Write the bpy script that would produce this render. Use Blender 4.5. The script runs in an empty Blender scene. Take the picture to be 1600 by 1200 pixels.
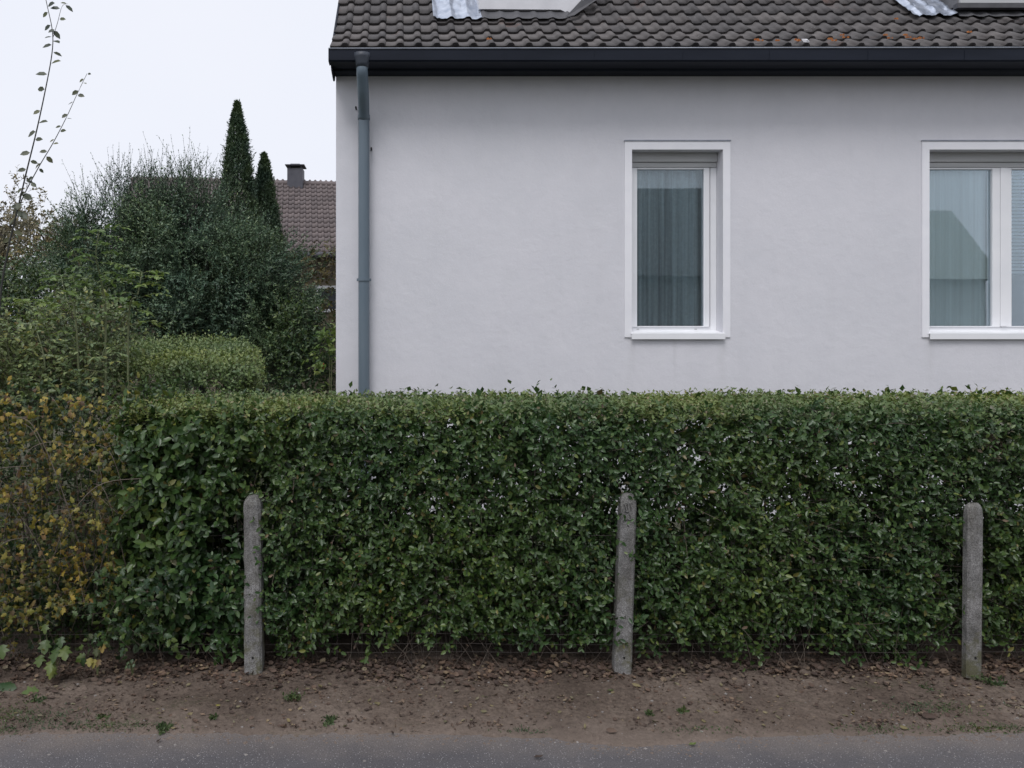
import bpy, bmesh, math, random
import numpy as np
from mathutils import Matrix, Vector, noise as mnoise

R = math.radians
scn = bpy.context.scene
COL = scn.collection
rng = np.random.default_rng(11)
random.seed(5)

# ------------------------------------------------------------------ camera, sky, sun, exposure
CAMZ, F, CX, CY = 1.7, 1202.0, 620.0, 520.0
cam = bpy.data.cameras.new("camera")
camo = bpy.data.objects.new("camera", cam)
COL.objects.link(camo)
camo.location = (0, 0, CAMZ)
camo.rotation_euler = (R(90), 0, 0)
cam.sensor_width = 36
cam.lens = 36 * F / 1600
cam.shift_x = (800 - CX) / 1600
cam.shift_y = -(600 - CY) / 1600
cam.clip_start = 0.05
cam.clip_end = 2000
scn.camera = camo

SUN_EL, SUN_AZ = 58, 200          # azimuth measured clockwise from +Y
w = bpy.data.worlds.new("World")
scn.world = w
w.use_nodes = True
nt = w.node_tree
nt.nodes.clear()
wo = nt.nodes.new("ShaderNodeOutputWorld")
sky = nt.nodes.new("ShaderNodeTexSky")
sky.sky_type = 'NISHITA'
sky.sun_disc = False
sky.sun_elevation = R(SUN_EL)
sky.sun_rotation = R(SUN_AZ)
sky.dust_density = 4
bg1 = nt.nodes.new("ShaderNodeBackground")
bg1.inputs[1].default_value = 0.08
nt.links.new(sky.outputs[0], bg1.inputs[0])
wn = nt.nodes.new("ShaderNodeTexNoise")
wn.inputs['Scale'].default_value = 2.2
wn.inputs['Detail'].default_value = 4
wr = nt.nodes.new("ShaderNodeValToRGB")
wr.color_ramp.elements[0].position = .3
wr.color_ramp.elements[0].color = (.825, .855, .945, 1)
wr.color_ramp.elements[1].position = .7
wr.color_ramp.elements[1].color = (.86, .88, .955, 1)
nt.links.new(wn.outputs[0], wr.inputs[0])
bg2 = nt.nodes.new("ShaderNodeBackground")
bg2.inputs[1].default_value = 1.0
nt.links.new(wr.outputs[0], bg2.inputs[0])
mx = nt.nodes.new("ShaderNodeMixShader")
mx.inputs[0].default_value = 0.93
nt.links.new(bg1.outputs[0], mx.inputs[1])
nt.links.new(bg2.outputs[0], mx.inputs[2])
nt.links.new(mx.outputs[0], wo.inputs[0])

sl = bpy.data.lights.new("sun", 'SUN')
sl.energy = 1.5
sl.angle = R(24)
sl.color = (1.0, .975, .985)
so = bpy.data.objects.new("sun", sl)
COL.objects.link(so)
az, el = R(SUN_AZ), R(SUN_EL)
sd = Vector((math.sin(az) * math.cos(el), math.cos(az) * math.cos(el), math.sin(el)))
so.rotation_euler = (-sd).to_track_quat('-Z', 'Y').to_euler()
so.location = (0, -10, 20)

scn.view_settings.view_transform = 'Standard'
scn.view_settings.look = 'None'
scn.view_settings.exposure = 0.12
scn.view_settings.gamma = 1.0
scn.view_settings.use_curve_mapping = False


# ------------------------------------------------------------------ helpers
def at(px, py, D):
    return Vector(((px - CX) / F * D, D, CAMZ - (py - CY) / F * D))


def nz(x, y, z=0.0):
    return mnoise.noise((x, y, z))


def thing(name, label, cat, loc=(0, 0, 0), group=None, kind=None):
    o = bpy.data.objects.new(name, None)
    COL.objects.link(o)
    o.location = loc
    o.empty_display_size = .1
    tag(o, label, cat, group, kind)
    return o


def tag(o, label=None, cat=None, group=None, kind=None):
    if label: o['label'] = label
    if cat: o['category'] = cat
    if group: o['group'] = group
    if kind: o['kind'] = kind
    return o


def root_loc(p):
    v = p.location.copy() if p is not None and p.type == 'EMPTY' else Vector((0, 0, 0))
    return v


def link(o, parent=None):
    COL.objects.link(o)
    if parent is not None:
        o.parent = parent
        o.matrix_parent_inverse = Matrix.Translation(-root_loc(parent))
    return o


class MB:
    """collects shapes, builds ONE mesh object (coordinates are world coordinates)"""

    def __init__(s):
        s.v, s.f = [], []

    def add(s, vs, fs):
        n = len(s.v)
        s.v += [tuple(v) for v in vs]
        s.f += [tuple(i + n for i in f) for f in fs]
        return s

    def box(s, x0, x1, y0, y1, z0, z1):
        vs = [(x0, y0, z0), (x1, y0, z0), (x1, y1, z0), (x0, y1, z0), (x0, y0, z1), (x1, y0, z1), (x1, y1, z1), (x0, y1, z1)]
        return s.add(vs, [(3, 2, 1, 0), (4, 5, 6, 7), (0, 1, 5, 4), (1, 2, 6, 5), (2, 3, 7, 6), (3, 0, 4, 7)])

    def quad(s, a, b, c, d):
        return s.add([a, b, c, d], [(0, 1, 2, 3)])

    def prism(s, poly, y0, y1):
        """poly of (x,z) counter-clockwise seen from -y"""
        n = len(poly)
        vs = [(x, y0, z) for x, z in poly] + [(x, y1, z) for x, z in poly]
        fs = [tuple(range(n)), tuple(range(2 * n - 1, n - 1, -1))]
        fs += [(i, i + n, (i + 1) % n + n, (i + 1) % n) for i in range(n)]
        return s.add(vs, fs)

    def sweepx(s, poly, x0, x1):
        """closed profile of (y,z) swept along x"""
        n = len(poly)
        vs = [(x0, y, z) for y, z in poly] + [(x1, y, z) for y, z in poly]
        fs = [tuple(range(n)), tuple(range(2 * n - 1, n - 1, -1))]
        fs += [(i, i + n, (i + 1) % n + n, (i + 1) % n) for i in range(n)]
        return s.add(vs, fs)

    def tube(s, pts, rad, n=10, caps=True):
        pts = [Vector(p) for p in pts]
        if not hasattr(rad, '__len__'): rad = [rad] * len(pts)
        base = len(s.v)
        ref = Vector((0, 0, 1)) if abs((pts[-1] - pts[0]).normalized().z) < .9 else Vector((1, 0, 0))
        for i, p in enumerate(pts):
            t = (pts[min(i + 1, len(pts) - 1)] - pts[max(i - 1, 0)]).normalized()
            a = t.cross(ref).normalized()
            b = t.cross(a).normalized()
            for k in range(n):
                q = 2 * math.pi * k / n
                s.v.append(tuple(p + (a * math.cos(q) + b * math.sin(q)) * rad[i]))
        for i in range(len(pts) - 1):
            for k in range(n):
                k2 = (k + 1) % n
                s.f.append((base + i * n + k, base + i * n + k2, base + (i + 1) * n + k2, base + (i + 1) * n + k))
        if caps:
            s.f.append(tuple(base + k for k in range(n - 1, -1, -1)))
            e = base + (len(pts) - 1) * n
            s.f.append(tuple(e + k for k in range(n)))
        return s

    def mesh(s, name, mat, smooth=False):
        me = bpy.data.meshes.new(name)
        me.from_pydata(s.v, [], s.f)
        if smooth:
            me.polygons.foreach_set('use_smooth', [True] * len(me.polygons))
        bm = bmesh.new()
        bm.from_mesh(me)
        bmesh.ops.recalc_face_normals(bm, faces=bm.faces)
        bm.to_mesh(me)
        bm.free()
        me.materials.append(mat)
        return me

    def build(s, name, mat, parent=None, smooth=False, bevel=0, kind=None, label=None):
        o = bpy.data.objects.new(name, s.mesh(name, mat, smooth))
        link(o, parent)
        if bevel:
            m = o.modifiers.new('bevel', 'BEVEL')
            m.width = bevel
            m.segments = 2
            m.limit_method = 'ANGLE'
        tag(o, label=label, kind=kind)
        return o


# ------------------------------------------------------------------ materials
def newmat(name):
    m = bpy.data.materials.new(name)
    m.use_nodes = True
    t = m.node_tree
    b = t.nodes['Principled BSDF']
    return m, t, b


def N(t, typ, **kw):
    n = t.nodes.new(typ)
    for k, v in kw.items():
        if k in n.inputs: n.inputs[k].default_value = v
        else: setattr(n, k, v)
    return n


def ramp(t, src, stops):
    r = t.nodes.new('ShaderNodeValToRGB')
    e = r.color_ramp.elements
    while len(e) < len(stops): e.new(.5)
    for i, (p, c) in enumerate(stops):
        e[i].position = p
        e[i].color = (*c, 1) if len(c) == 3 else c
    t.links.new(src, r.inputs[0])
    return r.outputs[0]


def pos(t):
    return t.nodes.new('ShaderNodeNewGeometry').outputs['Position']


def tnoise(t, scale, detail=4, rough=.55, vec=None, stretch=None):
    n = N(t, 'ShaderNodeTexNoise', Scale=scale, Detail=detail, Roughness=rough)
    v = vec or pos(t)
    if stretch:
        mp = t.nodes.new('ShaderNodeMapping')
        mp.inputs['Scale'].default_value = stretch
        t.links.new(v, mp.inputs['Vector'])
        v = mp.outputs[0]
    t.links.new(v, n.inputs['Vector'])
    return n.outputs[0]


def mixc(t, fac, a, b, mode='MIX'):
    m = t.nodes.new('ShaderNodeMix')
    m.data_type = 'RGBA'
    m.blend_type = mode
    for s, i in ((fac, 0), (a, 6), (b, 7)):
        if hasattr(s, 'links'): t.links.new(s, m.inputs[i])
        elif i == 0: m.inputs[0].default_value = s
        else: m.inputs[i].default_value = (*s, 1)
    return m.outputs[2]


def bump(t, b, h, strength=.3, dist=.01):
    n = N(t, 'ShaderNodeBump', Strength=strength, Distance=dist)
    t.links.new(h, n.inputs['Height'])
    t.links.new(n.outputs[0], b.inputs['Normal'])


def math_(t, op, a, b=None):
    m = t.nodes.new('ShaderNodeMath')
    m.operation = op
    for i, s in enumerate((a, b)):
        if s is None: continue
        if hasattr(s, 'links'): t.links.new(s, m.inputs[i])
        else: m.inputs[i].default_value = s
    return m.outputs[0]


def simple(name, c1, c2, scale=8, rough=.7, bstr=.15, bscale=60, bdist=.004, metal=0, spec=.5, stretch=None):
    m, t, b = newmat(name)
    c = ramp(t, tnoise(t, scale, stretch=stretch), [(.3, c1), (.7, c2)])
    t.links.new(c, b.inputs['Base Color'])
    b.inputs['Roughness'].default_value = rough
    b.inputs['Metallic'].default_value = metal
    b.inputs['Specular IOR Level'].default_value = spec
    if bstr: bump(t, b, tnoise(t, bscale), bstr, bdist)
    return m


def leafmat(name, stops, rough=.42, transl=.18, patch=1.3, patchcol=(1.25, 1.15, .8), patch2=(.75, .85, 1.0), spec=.5, dead=False):
    m, t, b = newmat(name)
    g = t.nodes.new('ShaderNodeNewGeometry')
    oi = t.nodes.new('ShaderNodeObjectInfo')
    rnd = math_(t, 'FRACT', math_(t, 'ADD', g.outputs['Random Per Island'], oi.outputs['Random']))
    c = ramp(t, rnd, stops)
    pc = ramp(t, tnoise(t, patch, 3), [(.35, patch2), (.65, patchcol)])
    c = mixc(t, 1.0, c, pc, 'MULTIPLY')
    if dead:
        dm = math_(t, 'MULTIPLY', ramp(t, tnoise(t, 3.1, 3, .6), [(.66, (0, 0, 0)), (.73, (1, 1, 1))]), ramp(t, rnd, [(.4, (1, 1, 1)), (.5, (0, 0, 0))]))
        c = mixc(t, math_(t, 'MULTIPLY', dm, .85), c, (.085, .055, .04))
    t.links.new(c, b.inputs['Base Color'])
    b.inputs['Roughness'].default_value = rough
    b.inputs['Specular IOR Level'].default_value = spec
    bump(t, b, tnoise(t, 160, 2), .25, .002)
    tr = t.nodes.new('ShaderNodeBsdfTranslucent')
    t.links.new(c, tr.inputs[0])
    ms = t.nodes.new('ShaderNodeMixShader')
    ms.inputs[0].default_value = transl
    t.links.new(b.outputs[0], ms.inputs[1])
    t.links.new(tr.outputs[0], ms.inputs[2])
    t.links.new(ms.outputs[0], t.nodes['Material Output'].inputs[0])
    return m


MT = {}


def mats():
    # render (stucco) of the white house
    m, t, b = newmat('stucco')
    big = tnoise(t, .9, 5, .6)
    mid = tnoise(t, 4.5, 6, .65)
    c = ramp(t, big, [(.3, (.69, .692, .725)), (.7, (.73, .725, .76))])
    c2 = ramp(t, mid, [(.3, (.965, .965, .97)), (.7, (1.015, 1.012, 1.012))])
    c = mixc(t, 1.0, c, c2, 'MULTIPLY')
    st = ramp(t, tnoise(t, 1.5, 5, .7, stretch=(3.0, 1, .35)), [(.52, (1, 1, 1)), (.78, (.9, .9, .89))])
    c = mixc(t, .3, c, st, 'MULTIPLY')
    gr = ramp(t, tnoise(t, 260, 3, .7), [(.3, (.88, .88, .885)), (.7, (1.07, 1.07, 1.065))])
    c = mixc(t, .9, c, gr, 'MULTIPLY')
    # dirt runs below the ends of the sills
    sx = t.nodes.new('ShaderNodeSeparateXYZ')
    t.links.new(pos(t), sx.inputs[0])
    wob = math_(t, 'MULTIPLY', math_(t, 'SUBTRACT', tnoise(t, 5, 4, .7), .5), .10)
    tot = None
    for xx in (2.20, 3.045, 4.99, 2.6):
        dd = math_(t, 'ABSOLUTE', math_(t, 'ADD', math_(t, 'SUBTRACT', sx.outputs[0], xx), wob))
        k = math_(t, 'MAXIMUM', math_(t, 'SUBTRACT', 1.0, math_(t, 'DIVIDE', dd, .055 if xx != 2.6 else .03)), 0.0)
        tot = k if tot is None else math_(t, 'ADD', tot, k)
    zr = N(t, 'ShaderNodeMapRange')
    t.links.new(sx.outputs[2], zr.inputs[0])
    zr.inputs[1].default_value = 1.05
    zr.inputs[2].default_value = 1.63
    cut = math_(t, 'LESS_THAN', sx.outputs[2], 1.64)
    fac = math_(t, 'MULTIPLY', math_(t, 'MULTIPLY', math_(t, 'MULTIPLY', tot, zr.outputs[0]), cut), .18)
    c = mixc(t, fac, c, (.40, .40, .39))
    sp = ramp(t, tnoise(t, 26, 3, .6), [(.70, (1, 1, 1)), (.80, (.86, .86, .86))])
    c = mixc(t, .7, c, sp, 'MULTIPLY')
    t.links.new(c, b.inputs['Base Color'])
    b.inputs['Roughness'].default_value = .93
    b.inputs['Specular IOR Level'].default_value = .2
    h = math_(t, 'ADD', math_(t, 'MULTIPLY', tnoise(t, 210, 4, .7), .8), math_(t, 'MULTIPLY', tnoise(t, 11, 4, .6), 1.4))
    bump(t, b, h, .45, .007)
    MT['stucco'] = m
    MT['trim'] = simple('white_trim_paint', (.80, .80, .835), (.86, .86, .885), 5, .6, .08, 90, .002)
    MT['pvc'] = simple('white_window_frame', (.80, .81, .83), (.86, .865, .88), 3, .35, .03, 40, .001)
    MT['shutterbox'] = simple('shutter_box_grey', (.42, .43, .43), (.50, .50, .50), 6, .5, .05, 40, .001, stretch=(.3, 1, 6))
    # roof tiles
    m, t, b = newmat('roof_tile_dark')
    oi = t.nodes.new('ShaderNodeObjectInfo')
    base = ramp(t, tnoise(t, 9, 5, .65), [(.3, (.068, .064, .064)), (.7, (.118, .111, .110))])
    ob = ramp(t, oi.outputs['Random'], [(0, (.80, .80, .82)), (1, (1.22, 1.18, 1.15))])
    c = mixc(t, 1, base, ob, 'MULTIPLY')
    lich = math_(t, 'MULTIPLY', ramp(t, tnoise(t, 30, 3, .7), [(.64, (0, 0, 0)), (.68, (1, 1, 1))]), ramp(t, tnoise(t, 2.6, 2, .5), [(.5, (0, 0, 0)), (.6, (1, 1, 1))]))
    c = mixc(t, math_(t, 'MULTIPLY', lich, .55), c, (.30, .29, .29))
    rust = ramp(t, tnoise(t, 2.1, 4, .7), [(.62, (0, 0, 0)), (.74, (1, 1, 1))])
    c = mixc(t, math_(t, 'MULTIPLY', rust, .45), c, (.16, .075, .05))
    t.links.new(c, b.inputs['Base Color'])
    b.inputs['Roughness'].default_value = .72
    bump(t, b, tnoise(t, 120, 4, .7), .3, .003)
    MT['tile'] = m
    MT['deck'] = simple('roof_underlay', (.03, .03, .03), (.045, .042, .04), 4, .9)
    MT['gutter'] = simple('gutter_dark_paint', (.007, .010, .018), (.013, .017, .028), 3, .6, .05, 20, .002, spec=.2, stretch=(.4, 1, 3))
    MT['soffit'] = simple('soffit_navy_paint', (.008, .011, .019), (.012, .016, .026), 5, .6, .05, 30, .002, spec=.2, stretch=(.3, 4, 1))
    MT['zinc_rim'] = simple('gutter_rim_zinc', (.20, .22, .26), (.32, .34, .38), 12, .45, .05, 60, .001, metal=.3)
    MT['pipe'] = simple('downpipe_bluegrey', (.105, .145, .18), (.15, .19, .225), 3, .42, .06, 25, .002, stretch=(1, 1, .3))
    MT['funnel'] = simple('funnel_dark', (.032, .040, .055), (.05, .06, .078), 6, .5, .05, 25, .002)
    MT['lead'] = simple('aluminium_flashing', (.36, .41, .50), (.66, .71, .80), 10, .32, .3, 30, .008, metal=.75)
    MT['apron'] = simple('dark_lead_apron', (.055, .055, .06), (.085, .085, .092), 8, .6, .2, 40, .004)
    MT['dormer_white'] = simple('dormer_render', (.60, .60, .62), (.70, .70, .72), 5, .85, .2, 60, .004)
    MT['dormer_dark'] = simple('dormer_slate', (.10, .10, .105), (.17, .17, .175), 6, .6, .15, 30, .003)
    # glass
    m, t, b = newmat('window_glass')
    fr = N(t, 'ShaderNodeFresnel', IOR=1.52)
    fac = math_(t, 'MINIMUM', math_(t, 'ADD', math_(t, 'MULTIPLY', fr.outputs[0], 1.5), tnoise_const(t)), 1.0)
    gl = N(t, 'ShaderNodeBsdfGlossy', Roughness=.01)
    gl.inputs['Color'].default_value = (.86, .94, 1, 1)
    tp = t.nodes.new('ShaderNodeBsdfTransparent')
    tp.inputs['Color'].default_value = (.93, .965, .97, 1)
    bn = N(t, 'ShaderNodeBump', Strength=.02, Distance=.02)
    t.links.new(tnoise(t, 1.6, 1), bn.inputs['Height'])
    t.links.new(bn.outputs[0], gl.inputs['Normal'])
    ms = t.nodes.new('ShaderNodeMixShader')
    t.links.new(fac, ms.inputs[0])
    t.links.new(tp.outputs[0], ms.inputs[1])
    t.links.new(gl.outputs[0], ms.inputs[2])
    t.links.new(ms.outputs[0], t.nodes['Material Output'].inputs[0])
    t.nodes.remove(b)
    MT['glass'] = m
    # sheer curtain
    for nm, col, tr in (('sheer_curtain', (.62, .70, .73), .22), ('white_curtain', (.86, .92, .92), .02)):
        m, t, b = newmat(nm)
        cc = ramp(t, tnoise(t, 5, 4, .65, stretch=(4, .01, .04)), [(.34, tuple(x * (.45 if tr > .1 else .8) for x in col)), (.62, col)])  # pleat shading painted as darker vertical stripes in the cloth colour
        t.links.new(cc, b.inputs['Base Color'])
        b.inputs['Roughness'].default_value = .9
        tp = t.nodes.new('ShaderNodeBsdfTransparent')
        ms = t.nodes.new('ShaderNodeMixShader')
        lace = ramp(t, tnoise(t, 30, 3, .7), [(.4, (tr,) * 3), (.75, (tr * .35,) * 3)])
        t.links.new(lace, ms.inputs[0])
        t.links.new(b.outputs[0], ms.inputs[1])
        t.links.new(tp.outputs[0], ms.inputs[2])
        t.links.new(ms.outputs[0], t.nodes['Material Output'].inputs[0])
        MT[nm] = m
    MT['blind'] = simple('blind_slats', (.55, .60, .66), (.62, .67, .72), 5, .5, .02)
    MT['room'] = simple('room_interior', (.10, .095, .09), (.16, .15, .14), 1.5, .9)
    # concrete
    m, t, b = newmat('post_concrete')
    v = N(t, 'ShaderNodeTexVoronoi', Scale=260.0)
    t.links.new(pos(t), v.inputs['Vector'])
    agg = ramp(t, v.outputs['Color'], [(.2, (.55, .54, .55)), (.8, (1.55, 1.55, 1.6))])
    base = ramp(t, tnoise(t, 12, 5, .65), [(.3, (.135, .136, .130)), (.7, (.26, .258, .25))])
    c = mixc(t, .75, base, agg, 'MULTIPLY')
    stn = ramp(t, tnoise(t, 6, 5, .75, stretch=(2, 2, .6)), [(.35, (.62, .60, .57)), (.65, (1.12, 1.11, 1.1))])
    c = mixc(t, 1, c, stn, 'MULTIPLY')
    moss = ramp(t, tnoise(t, 9, 4, .7), [(.48, (0, 0, 0)), (.62, (1, 1, 1))])
    sepz = t.nodes.new('ShaderNodeSeparateXYZ')
    t.links.new(pos(t), sepz.inputs[0])
    low = ramp(t, sepz.outputs[2], [(.05, (1, 1, 1)), (.55, (.15, .15, .15))])
    c = mixc(t, math_(t, 'MULTIPLY', math_(t, 'MULTIPLY', moss, low), .8), c, (.085, .082, .03))
    t.links.new(c, b.inputs['Base Color'])
    b.inputs['Roughness'].default_value = .95
    bump(t, b, v.outputs['Distance'], .5, .004)
    MT['concrete'] = m
    MT['hole'] = simple('dark_hole', (.008, .008, .008), (.014, .013, .012), 20, .9)
    MT['scratch'] = simple('scratch_dark', (.03, .03, .03), (.055, .053, .05), 60, .95)
    MT['wire'] = simple('rusty_wire', (.08, .075, .07), (.14, .12, .11), 30, .6, .1, 90, .001, metal=.5)
    # ground
    m, t, b = newmat('soil')
    n1 = tnoise(t, 2.0, 6, .65)
    c = ramp(t, n1, [(.28, (.078, .060, .048)), (.5, (.132, .104, .085)), (.72, (.20, .163, .135))])
    n2 = ramp(t, tnoise(t, 45, 5, .75), [(.3, (.5, .48, .48)), (.7, (1.35, 1.33, 1.3))])
    c = mixc(t, 1, c, n2, 'MULTIPLY')
    gr = ramp(t, tnoise(t, 1.6, 6, .75, stretch=(1, 1.8, 1)), [(.56, (0, 0, 0)), (.68, (1, 1, 1))])
    grf = ramp(t, tnoise(t, 70, 3, .7), [(.45, (0, 0, 0)), (.6, (1, 1, 1))])
    c = mixc(t, math_(t, 'MULTIPLY', math_(t, 'MULTIPLY', gr, grf), .75), c, (.045, .055, .022))
    sep = t.nodes.new('ShaderNodeSeparateXYZ')
    t.links.new(pos(t), sep.inputs[0])
    sand = math_(t, 'MULTIPLY', ramp(t, sep.outputs[1], [(.0, (0, 0, 0)), (1, (1, 1, 1))]), 1)
    # dry sandy dust where the verge meets the asphalt
    mr = N(t, 'ShaderNodeMapRange')
    t.links.new(math_(t, 'ADD', sep.outputs[1], math_(t, 'MULTIPLY', math_(t, 'SUBTRACT', tnoise(t, 3.2, 4, .7), .5), .5)), mr.inputs[0])
    mr.inputs[1].default_value = 3.18
    mr.inputs[2].default_value = 3.42
    mr.inputs[3].default_value = .6
    mr.inputs[4].default_value = 0.0
    c = mixc(t, mr.outputs[0], c, (.20, .160, .135))
    t.links.new(c, b.inputs['Base Color'])
    b.inputs['Roughness'].default_value = .97
    b.inputs['Specular IOR Level'].default_value = .2
    h = math_(t, 'ADD', tnoise(t, 22, 6, .75), math_(t, 'MULTIPLY', tnoise(t, 130, 4, .7), .35))
    bump(t, b, h, .8, .014)
    MT['soil'] = m
    m, t, b = newmat('asphalt')
    base = ramp(t, tnoise(t, 1.4, 5, .7), [(.3, (.068, .064, .070)), (.7, (.100, .095, .101))])
    fine = ramp(t, tnoise(t, 190, 4, .8), [(.3, (.42, .42, .42)), (.7, (1.6, 1.6, 1.58))])
    c = mixc(t, 1, base, fine, 'MULTIPLY')
    v = N(t, 'ShaderNodeTexVoronoi', Scale=110.0)
    t.links.new(pos(t), v.inputs['Vector'])
    dots = math_(t, 'LESS_THAN', v.outputs['Distance'], .24)
    rc = ramp(t, v.outputs['Color'], [(.56, (0, 0, 0)), (.60, (1, 1, 1))])
    c = mixc(t, math_(t, 'MULTIPLY', math_(t, 'MULTIPLY', dots, rc), .55), c, (.46, .45, .46))
    dust = ramp(t, tnoise(t, 2.6, 6, .7, stretch=(1, 3, 1)), [(.55, (0, 0, 0)), (.75, (1, 1, 1))])
    sp_ = t.nodes.new('ShaderNodeSeparateXYZ')
    t.links.new(pos(t), sp_.inputs[0])
    me_ = N(t, 'ShaderNodeMapRange')
    t.links.new(math_(t, 'ADD', sp_.outputs[1], math_(t, 'MULTIPLY', math_(t, 'SUBTRACT', tnoise(t, 4, 5, .75), .5), .3)), me_.inputs[0])
    me_.inputs[1].default_value = 3.06
    me_.inputs[2].default_value = 3.28
    me_.inputs[4].default_value = .75
    c = mixc(t, math_(t, 'MAXIMUM', math_(t, 'MULTIPLY', dust, .3), me_.outputs[0]), c, mixc(t, 1, (.17, .143, .126), fine, 'MULTIPLY'))
    t.links.new(c, b.inputs['Base Color'])
    b.inputs['Roughness'].default_value = .85
    bump(t, b, math_(t, 'ADD', tnoise(t, 240, 3, .7), v.outputs['Distance']), .5, .004)
    MT['asphalt'] = m
    MT['ground'] = simple('garden_ground', (.035, .045, .018), (.075, .065, .04), 1.2, .95, .5, 30, .02)
    # woods
    MT['stem'] = simple('hedge_stem_bark', (.035, .028, .022), (.075, .062, .05), 25, .9, .4, 80, .004)
    MT['twig'] = simple('tan_twig', (.10, .08, .06), (.19, .155, .125), 20, .8, .2, 90, .002)
    MT['darktwig'] = simple('dark_twig', (.02, .022, .02), (.045, .043, .037), 20, .85, .2, 90, .002)
    MT['greenstem'] = simple('green_stem', (.10, .13, .055), (.16, .17, .08), 20, .6, .1, 90, .002)
    # leaves
    G = leafmat
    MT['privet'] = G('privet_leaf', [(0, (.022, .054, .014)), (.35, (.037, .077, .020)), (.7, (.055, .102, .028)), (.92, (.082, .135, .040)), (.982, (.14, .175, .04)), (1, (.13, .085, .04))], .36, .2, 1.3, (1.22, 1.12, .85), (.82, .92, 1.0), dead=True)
    MT['privet_top_lit'] = G('privet_top_lit_leaf', [(0, (.095, .145, .045)), (.5, (.135, .19, .058)), (.85, (.185, .22, .08)), (1, (.20, .16, .10))], .45, .25)  # lighter copy of privet: light on the hedge top put into leaf colour
    MT['hedge_back'] = G('return_hedge_leaf', [(0, (.09, .142, .042)), (.6, (.14, .195, .058)), (1, (.20, .24, .08))], .45, .2)
    MT['evergreen'] = G('evergreen_leaf', [(0, (.042, .080, .042)), (.5, (.084, .140, .076)), (.85, (.135, .195, .105)), (1, (.20, .25, .12))], .45, .1, 1.0, (1.15, 1.15, .9), (.8, .9, 1.05))
    MT['thuja'] = G('thuja_spray', [(0, (.036, .064, .036)), (.6, (.056, .096, .052)), (1, (.08, .125, .065))], .6, .08, 2.5)
    MT['yellow'] = G('autumn_yellow_leaf', [(0, (.045, .062, .02)), (.3, (.085, .098, .022)), (.5, (.26, .235, .045)), (.75, (.34, .255, .055)), (.9, (.19, .115, .05)), (1, (.07, .045, .03))], .55, .25, 2.6, (1.15, 1.05, .8), (.62, .75, .75))
    MT['olive'] = G('bramble_leaf', [(0, (.075, .115, .045)), (.5, (.14, .185, .07)), (.85, (.20, .235, .10)), (.96, (.25, .24, .065)), (1, (.14, .09, .05))], .42, .2, 2.2, (1.12, 1.12, .9), (.8, .9, .95))
    MT['fresh'] = G('fresh_green_leaf', [(0, (.10, .16, .04)), (.6, (.16, .24, .06)), (1, (.24, .30, .09))], .42, .3, 2)
    MT['mid'] = G('mid_green_leaf', [(0, (.025, .055, .022)), (.6, (.04, .08, .028)), (1, (.085, .125, .03))], .45, .2, 2)
    MT['maple'] = G('broad_lobed_leaf', [(0, (.045, .085, .026)), (.6, (.075, .12, .034)), (1, (.13, .16, .036))], .45, .3, 4)
    MT['greyleaf'] = G('shoot_leaf', [(0, (.05, .065, .04)), (.7, (.075, .085, .055)), (1, (.12, .13, .05))], .5, .2, 2)
    MT['autumn_tree'] = G('autumn_tree_leaf', [(0, (.15, .135, .085)), (.5, (.20, .175, .11)), (1, (.26, .22, .13))], .6, .25, 1)
    MT['ivy'] = G('ivy_leaf', [(0, (.07, .065, .025)), (.6, (.10, .095, .035)), (1, (.14, .11, .05))], .55, .15, 1.5)
    MT['litter'] = G('dead_leaf', [(0, (.045, .031, .024)), (.4, (.082, .055, .040)), (.75, (.13, .090, .064)), (.93, (.20, .15, .10)), (1, (.23, .20, .12))], .75, .1, 3, (1.1, 1, .95), (.8, .8, .85))
    MT['straw'] = G('straw_leaf', [(0, (.14, .125, .07)), (1, (.21, .175, .11))], .7, .15, 3)
    MT['weed'] = G('weed_leaf', [(0, (.04, .068, .026)), (1, (.075, .11, .04))], .55, .2, 3)
    MT['stone'] = simple('pebble', (.12, .11, .10), (.27, .25, .235), 30, .8)
    MT['moss'] = simple('orange_moss', (.30, .085, .02), (.42, .17, .05), 60, .9, .5, 120, .006)
    MT['red'] = simple('red_berry', (.35, .03, .03), (.25, .02, .03), 30, .4)
    # neighbours
    m, t, b = newmat('neighbour_tile')
    oi = t.nodes.new('ShaderNodeObjectInfo')
    base = ramp(t, tnoise(t, 1.2, 5, .65), [(.3, (.112, .092, .090)), (.7, (.16, .133, .130))])
    ob = ramp(t, oi.outputs['Random'], [(0, (.85, .85, .86)), (1, (1.15, 1.13, 1.12))])
    c = mixc(t, 1, base, ob, 'MULTIPLY')
    t.links.new(c, b.inputs['Base Color'])
    b.inputs['Roughness'].default_value = .75
    MT['ntile'] = m
    MT['nwall'] = simple('neighbour_wall', (.15, .125, .09), (.22, .19, .14), 1.5, .9, .3, 20, .01)
    MT['nwhite'] = simple('neighbour_window_white', (.7, .72, .75), (.78, .8, .82), 5, .5)
    MT['slate'] = simple('chimney_slate', (.06, .06, .075), (.085, .085, .10), 6, .6, .2, 20, .006)
    MT['npale'] = simple('opposite_wall', (.66, .70, .68), (.74, .78, .75), 1, .9)
    MT['nroof'] = simple('opposite_roof', (.42, .46, .41), (.50, .54, .48), 2, .8, stretch=(1, 1, 5))
    MT['nroof2'] = simple('opposite_dark_roof', (.15, .15, .145), (.20, .195, .185), 2, .8, stretch=(1, 1, 5))
    MT['nwall2'] = simple('opposite_grey_wall', (.36, .36, .35), (.42, .42, .40), 2, .9)
    MT['dkglass'] = simple('dark_pane', (.03, .035, .04), (.05, .055, .06), 3, .1, 0)
    MT['feather'] = simple('white_scrap', (.72, .72, .74), (.8, .8, .82), 20, .7)


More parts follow.
